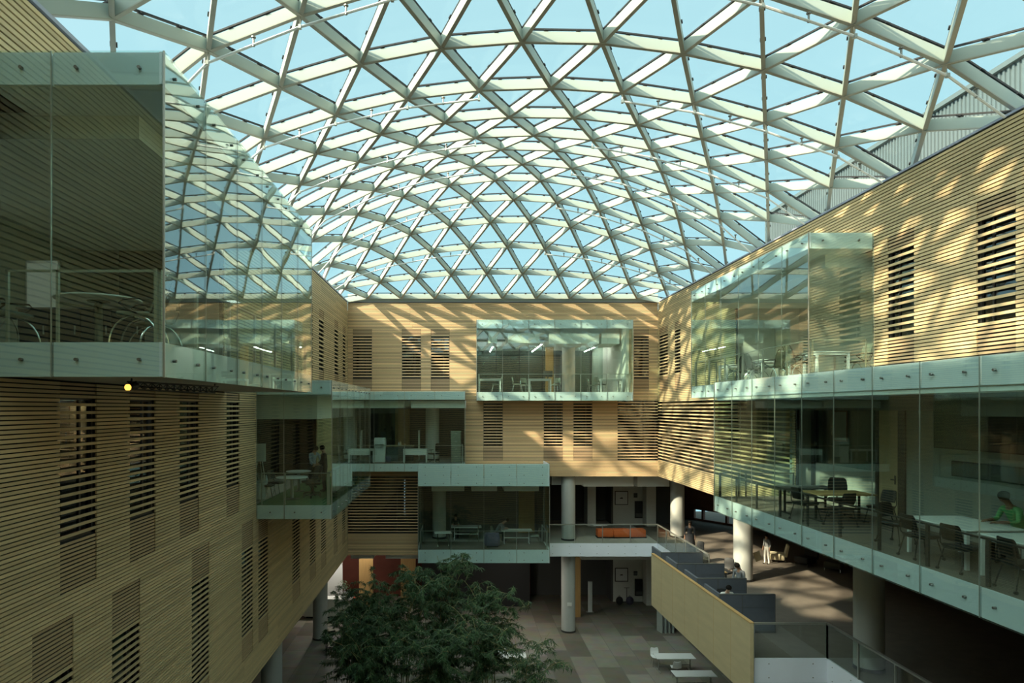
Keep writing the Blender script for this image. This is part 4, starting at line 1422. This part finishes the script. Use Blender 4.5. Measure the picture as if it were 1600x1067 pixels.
person('person in green sitting at the white conference table at the right edge', (10.75, 12.75, FR), PI / 2, sit(.14, .5), 'cloth_green', 'cloth_black', 'skin_dark', 'hair')
for k, (y0, y1, z0, z1, lab) in enumerate(((12.6, 16.6, -.98, .10, 'large dark wall screen of the long right glass room'), (13.2, 16.0, -1.62, -1.25, 'small dark shelf panel under the large wall screen'))):
    t = thing('wall_screen', lab, 'screen', (xp, (y0 + y1) / 2, (z0 + z1) / 2))
    MB().box(-.06, .0, -(y1 - y0) / 2, (y1 - y0) / 2, -(z1 - z0) / 2, (z1 - z0) / 2).build('panel', M['black'], t)
    MB().box(-.065, -.058, -(y1 - y0) / 2 + .03, (y1 - y0) / 2 - .03, -(z1 - z0) / 2 + .03, (z1 - z0) / 2 - .03).build('display', M['wall_dark'], t)
t = thing('door_handle_plate', 'dark lever handle plate on the pale door of the long right room', 'handle', (xp - .03, 18.1, FR + 1.0))
MB().box(-.015, 0, -.03, .03, -.12, .12).build('plate', M['dark_metal'], t)
MB().box(-.06, -.04, -.02, .12, -.01, .02).box(-.05, -.01, -.012, .012, -.01, .012).build('lever', M['dark_metal'], t)
t = thing('notice_frame', 'small brown framed notice on the inner glazing of the long right room', 'picture', (xp - .02, 20.7, -.55))
MB().box(-.02, .0, -.36, .36, -.48, .48).build('frame', M['brick'], t)
MB().box(-.025, -.02, -.32, .32, -.44, .44).build('sheet', M['wall_grey'], t)
# upper right room
g = 'white tables in the upper right glass room'
a = table_rect('small white table at the near end of the upper right glass room', (10.75, 19.5, F4), 0, 1.0, .8, g)
dup(a, (10.6, 22.6, F4), 0, 'small white table in the middle of the upper right glass room', g)
dup(a, (10.5, 25.3, F4), 0, 'small white table at the far end of the upper right glass room', g)
g = 'mesh armchairs in the upper right glass room'
for x, y, rz, lab in ((11.55, 19.3, PI / 2, 'mesh armchair right of the near table in the upper right glass room'),
                      (10.25, 20.05, -PI / 2, 'mesh armchair left of the near table in the upper right glass room'),
                      (10.28, 21.75, .4, 'mesh armchair before the middle table in the upper right glass room'),
                      (10.28, 23.0, -PI / 2, 'mesh armchair left of the middle table in the upper right glass room'),
                      (11.3, 22.7, PI / 2, 'mesh armchair right of the middle table in the upper right glass room'),
                      (10.28, 24.5, .3, 'mesh armchair before the far table in the upper right glass room'),
                      (11.2, 25.4, PI / 2, 'mesh armchair right of the far table in the upper right glass room')):
    dup(ch, (x, y, F4), rz, lab, g)

# ------------------------------------------------------------------ mezzanine
g = 'grey cubicle screens on the mezzanine'
def cubicle(y, label, xr):
    t = thing('cubicle_screen', label, 'screen', (0, y, F2), 0, g)
    for a, b in ((8.82, 9.55), (9.57, xr)):
        MB().box(a, b, -.04, .04, .08, 1.28).build('cloth_panel', M['grey_fabric'], t)
    fr = MB()
    fr.box(8.8, xr + .02, -.045, .045, 1.28, 1.31).box(8.8, xr + .02, -.05, .05, .0, .08)
    for x in (8.81, 9.56, xr + .01):
        fr.box(x - .012, x + .012, -.048, .048, 0, 1.3)
    fr.box(8.8, xr, -.046, .046, .86, .872)
    fr.build('frame', M['wall_dark'], t)
    s = MB().box(8.82, 8.90, .06, 1.45, .08, 1.28)
    s.build('side_panel', M['grey_fabric'], t)
    return t
cubicle(22.5, 'nearest grey cubicle screen behind the timber guard wall', 10.66)
cubicle(24.6, 'second grey cubicle screen from the front, with the standing person behind it', 10.6)
cubicle(26.9, 'third grey cubicle screen from the front', 10.7)
cubicle(29.0, 'farthest grey cubicle screen, by the far end of the timber guard wall', 10.6)
g = 'desks in the cubicles'
a = table_rect('white desk behind the nearest grey cubicle screen', (9.7, 23.1, F2), 0, 1.5, .8, g, leg='dark_metal', nm='desk', cat='desk')
dup(a, (9.7, 25.2, F2), 0, 'white desk behind the second grey cubicle screen', g)
table_rect('small orange wooden desk right of the third cubicle screen', (10.75, 28.2, F2), 0, .9, .9, None, top='oak', leg='dark_metal', nm='desk', cat='desk')
dup(ct, (9.55, 23.85, F2), PI, 'black task chair behind the nearest cubicle screen', 'task chairs on the mezzanine')
dup(ct, (11.6, 28.9, F2), 2.2, 'black task chair behind the small orange desk', 'task chairs on the mezzanine')
dup(ct, (11.0, 31.0, F2), 1.0, 'black task chair further along the mezzanine guard', 'task chairs on the mezzanine')
dup(ct, (11.65, 32.6, F2), 2.0, 'black task chair below the walking person in a long dark dress', 'task chairs on the mezzanine')
person('person sitting low behind the nearest cubicle screen, only dark hair showing', (9.5, 23.75, F2), PI, sit(.14, .6), 'cloth_white', 'cloth_black', 'skin', 'hair')
person('person in grey standing behind the second cubicle screen, looking down at a phone', (10.62, 25.15, F2), PI / 2 + .5, stand(.04, .9, dict(wrL=(-.08, .33, 1.12), wrR=(.08, .33, 1.12), elL=(-.24, .08, 1.12), elR=(.24, .08, 1.12))), 'cloth_grey', 'cloth_black', 'skin', 'hair', scale=1.02)
person('person in a long dark dress walking on the far mezzanine', (12.0, 34.6, F2), PI * .9, stand(.02, .2, step=.14), 'cloth_black', 'cloth_black', 'skin_dark', 'hair', dress=True, hair_long=True)
person('person in white trousers standing beyond the middle mezzanine column', (15.0, 32.4, F2), PI * .6, stand(.02, .3, step=.05), 'cloth_grey', 'cloth_white', 'skin', 'hair', scale=.85)
person('person in white half hidden behind the middle mezzanine column', (13.15, 30.3, F2), PI / 2, stand(.03, .4, dict(wrR=(.16, .34, 1.0), elR=(.26, .1, 1.1))), 'cloth_white', 'cloth_black', 'skin', 'hair')
t = thing('paper_bag', 'cream card folder held out beside the middle mezzanine column', 'bag', (13.42, 29.75, F2 + .72))
MB().beam((-.14, 0, 0), (.14, .02, .10), .03, .42).build('bag_body', M['cream'], t)
MB().tube([(-.05, 0, .44), (.0, 0, .55), (.07, 0, .47)], .008, 6).build('handle', M['cream'], t)
g = 'lounge seats in the shade of the mezzanine'
def lounge(label, x, y, rz, m_):
    t = thing('lounge_chair', label, 'armchair', (x, y, F2), rz, g)
    MB().rbox(-.36, .36, -.3, .4, .12, .42, .05).build('seat', M[m_], t)
    MB().loft([[(-.36, -.28, .3), (.36, -.28, .3), (.36, -.40, .3), (-.36, -.40, .3)], [(-.34, -.42, .84), (.34, -.42, .84), (.34, -.5, .84), (-.34, -.5, .84)]]).build('backrest', M[m_], t)
    for s in (-1, 1):
        MB().tube([(s * .33, -.34, 0), (s * .33, -.3, .2), (s * .33, .34, .2), (s * .33, .36, 0)], .014, 6).build('leg', M['chrome'], t)
lounge('cream lounge chair right of the person in white trousers', 15.8, 33.0, 1.2, 'cream')
lounge('dark lounge chair right of the cream lounge chair', 16.8, 32.2, 2.0, 'black')
lounge('dark lounge chair further right under the long glass room', 17.6, 31.2, 2.4, 'wall_dark')

# ------------------------------------------------------------------ ground floor
g = 'grey tables on the stone floor'
a = table_rect('grey table on the stone floor below the timber guard wall, farther one', (10.55, 32.6, F1), 0, 1.9, .75, g, style='t', leg='rail')
dup(a, (10.75, 30.45, F1), 0, 'grey table on the stone floor at the bottom edge, nearer one', g)
dup(a, (2.35, 32.7, F1), 0, 'grey table on the stone floor right of the bamboo', g)
g = 'white shell chairs on the stone floor'
b = chair_shell('white shell chair behind the left end of the farther stone floor table', (9.85, 33.3, F1), PI, g)
dup(b, (10.4, 31.95, F1), 0, 'white shell chair between the two tables under the timber guard wall', g)
dup(b, (2.2, 33.4, F1), PI, 'white shell chair behind the table right of the bamboo', g)
dup(b, (2.9, 32.0, F1), 0, 'white shell chair before the table right of the bamboo', g)
t = thing('reception_counter', 'pale counter on the ground floor under the far end of the left wall', 'counter', (-7.55, 41.0, F1))
MB().box(-1.9, 1.0, -.3, .35, .12, 1.15).build('body', M['wall_pale'], t)
MB().box(-1.95, 1.05, -.35, .4, 1.15, 1.2).build('worktop', M['white'], t)
MB().box(-1.8, .9, -.2, .3, 0, .12).build('plinth', M['black'], t)
t = thing('display_board', 'white display board behind the pale counter', 'board', (-8.4, 43.2, F1))
MB().box(-.75, .85, -.03, .03, .6, 3.0).build('panel', M['white'], t)
MB().box(-.7, -.64, -.2, .2, 0, .6).box(.74, .8, -.2, .2, 0, .6).build('foot', M['rail'], t)
t = thing('potted_plant', 'leafy potted plant with pale flowers on the pale counter', 'plant', (-7.1, 41.05, F1 + 1.2))
MB().lathe([(.14, 0), (.2, .3), (.19, .3), (.13, .03)], 16).build('pot', M['white'], t)
lf = MB()
for k in range(160):
    a1, el = random.uniform(0, 2 * PI), random.uniform(.0, 1.45)
    r0 = random.uniform(.1, .5)
    c = Vector((math.cos(a1) * math.cos(el), math.sin(a1) * math.cos(el), math.sin(el))) * r0 + Vector((0, 0, .55))
    d = Vector((random.uniform(-1, 1), random.uniform(-1, 1), random.uniform(-.4, .6))).normalized() * .1
    s_ = d.cross(Vector((0, 0, 1))).normalized() * .035
    lf.add([c, c + d * .5 + s_, c + d, c + d * .5 - s_], [(0, 1, 2, 3)])
lf.build('foliage', M['leaf'], t)
MB().cyl(0, 0, .2, .6, .02, 6).build('stem', M['culm'], t)
fl_ = MB()
for k in range(26):
    fl_.ell((random.uniform(-.3, .35), random.uniform(-.3, 0), random.uniform(.3, .75)), .035, .035, .03, 6, 4)
fl_.build('flowers', M['flower'], t)
t = thing('waste_bin', 'dark bin with a bright orange red lid beside the pale counter', 'bin', (-6.25, 40.7, F1))
MB().rbox(-.2, .2, -.2, .2, 0, 1.0, .03).build('bin_body', M['black'], t)
MB().rbox(-.21, .21, -.21, .21, 1.0, 1.32, .04).build('lid', M['red'], t)
g = 'dark chairs under the left wall'
for k, (x, y, rz, lab) in enumerate(((-7.0, 36.2, .5, 'black side chair on the ground floor beside the far left column'), (-6.3, 35.6, 2.2, 'black side chair on the ground floor by the bamboo'), (-6.0, 36.6, -1, 'black side chair on the ground floor, nearest the pale counter'))):
    dup(c3, (x, y, F1), rz, lab, g)
table_rect('dark table between the black chairs under the left wall', (-6.55, 35.0, F1), .2, 1.2, .7, None, top='black', leg='dark_metal', style='t')
def downlight(x, y, z, label, r_=.16, m_='lamp_strong'):
    t = thing('ceiling_light', label, 'light', (x, y, z), 0, 'round ceiling lights')
    MB().lathe([(r_, -.02), (r_ + .03, 0), (r_ + .03, .05), (r_ * .5, .05)], 18).build('housing', M['white_metal'], t)
    MB().lathe([(r_ * .98, -.022), (r_ * .5, -.03), (.01, -.032)], 18).build('diffuser', M[m_], t)
downlight(3.2, 38.6, -8.36, 'lit round ceiling light under the lower back glass room', .3)
downlight(-6.05, 42.2, -8.36, 'warm ceiling light over the oak door at the ground floor', .2)
downlight(-7.35, 13.0, .40, 'warm ceiling light behind the nearest slatted left window', .12)
downlight(-8.2, 41.6, -8.36, 'ceiling light over the pale counter at the ground floor', .28)

# ------------------------------------------------------------------ bamboo
def bamboo(x, y, h, n_culm, spread, n_leaf, label):
    t = thing('bamboo', label, 'plant', (x, y, F1 + .385), 0, 'bamboo clumps in the court')
    sp = []
    for k in range(n_culm):
        a = random.uniform(0, 2 * PI)
        b0 = Vector((random.uniform(-.3, .3), random.uniform(-.3, .3), 0))
        hh = h * random.uniform(.72, 1.0)
        bend = spread * random.uniform(.35, 1.0)
        pts = []
        for i in range(11):
            u = i / 10
            z = hh * (u if u < .6 else u - (u - .6) ** 2 * .75)
            off = bend * u ** 2.6
            pts.append(b0 + Vector((math.cos(a) * off, math.sin(a) * off, z)))
        MB().tube(pts, [.026 * (1 - .72 * i / 10) for i in range(11)], 6).build('culm', M['culm'], t)
        sp.append(pts)
    lf, tw = MB(), MB()
    per = n_leaf // (n_culm * 16)
    for pts in sp:
        for s in range(16):
            u = random.uniform(.38, 1.0)
            f = u * 10
            i = min(int(f), 9)
            p = pts[i].lerp(pts[i + 1], f - i)
            a = random.uniform(0, 2 * PI)
            L = random.uniform(.5, 1.25) * (1.25 - .55 * u)
            e = p + Vector((math.cos(a) * L, math.sin(a) * L, random.uniform(-.25, .3)))
            mid = p.lerp(e, .5) + Vector((0, 0, .14))
            tw.tube([p, mid, e], .006, 4)
            for q in range(per):
                v = random.uniform(.15, 1.0)
                c = p.lerp(mid, v * 2) if v < .5 else mid.lerp(e, v * 2 - 1)
                d = (e - p).normalized() * .6 + Vector((random.uniform(-1, 1), random.uniform(-1, 1), random.uniform(-.9, .25)))
                d.normalize()
                l = random.uniform(.13, .25)
                sd = d.cross(Vector((random.uniform(-.4, .4), random.uniform(-.4, .4), 1))).normalized() * (l * .085)
                dn = Vector((0, 0, -.22 * l))
                lf.add([c, c + d * l * .35 + sd, c + d * l * .35 - sd, c + d * l + dn], [(0, 1, 3), (0, 3, 2)])
    lf.build('foliage', M['leaf'], t)
    tw.build('twigs', M['culm'], t)
for x, y, h, nc, spd, nl, lab in ((-4.2, 28.8, 6.2, 9, 2.0, 9500, 'bamboo clump at the left of the planting, nearest the left wall'),
                                  (-2.4, 27.6, 6.6, 10, 2.0, 12500, 'tall bamboo clump left of the middle of the planting'),
                                  (-.6, 28.9, 6.9, 10, 2.2, 12500, 'tallest bamboo clump in the middle of the planting'),
                                  (1.3, 28.2, 6.1, 9, 2.1, 9500, 'bamboo clump right of the middle, arching to the right'),
                                  (-3.2, 25.6, 4.9, 10, 1.8, 14000, 'dense bamboo clump at the bottom edge, left one'),
                                  (-.9, 25.3, 4.9, 10, 1.8, 14000, 'dense bamboo clump at the bottom edge, middle one'),
                                  (.9, 26.6, 5.1, 9, 1.7, 10000, 'dense bamboo clump low in the middle right of the planting'),
                                  (-4.2, 26.9, 5.0, 8, 1.1, 9000, 'dense bamboo clump at the far left bottom by the left wall'),
                                  (2.6, 25.6, 4.4, 7, 2.3, 4200, 'low bamboo clump at the bottom edge, leaning right')):
    bamboo(x, y, h, nc, spd, nl, lab)
t = thing('planter', 'low stone planter bed under the bamboo', 'planter', (-1.0, 27.2, F1))
MB().box(-4.9, 3.9, -3.0, 2.6, 0, .38).build('soil', M['wall_dark'], t)
MB().box(-5.0, 4.0, -3.1, -3.0, 0, .45).box(-5.0, 4.0, 2.6, 2.7, 0, .45).box(-5.0, -4.9, -3.0, 2.6, 0, .45).box(3.9, 4.0, -3.0, 2.6, 0, .45).build('kerb', M['concrete'], t)

M['fill_glow'] = mat('soft fill panel', (0.9, 0.9, 0.85), 0.5, emit=(0.92, 1.0, 0.90), estr=7)
def fill_panel(x, y, z, label):  # lit panels added out of view to brighten the left glass rooms
    t = thing('ceiling_light', label, 'light', (x, y, z), 0, 'unseen fill panels')
    MB().box(-.33, .33, -.33, .33, .005, .03).build('housing', M['white_metal'], t)
    MB().box(-.30, .30, -.30, .30, 0, .005).build('diffuser', M['fill_glow'], t)
fill_panel(-8.6, 11.0, 3.99, 'unseen added fill panel at the front of the nearest left glass room')
fill_panel(-9.3, 12.1, 3.99, 'unseen added fill panel deeper inside the nearest left glass room')
fill_panel(-8.0, 24.6, -.39, 'unseen added fill panel at the front of the green carpet room')
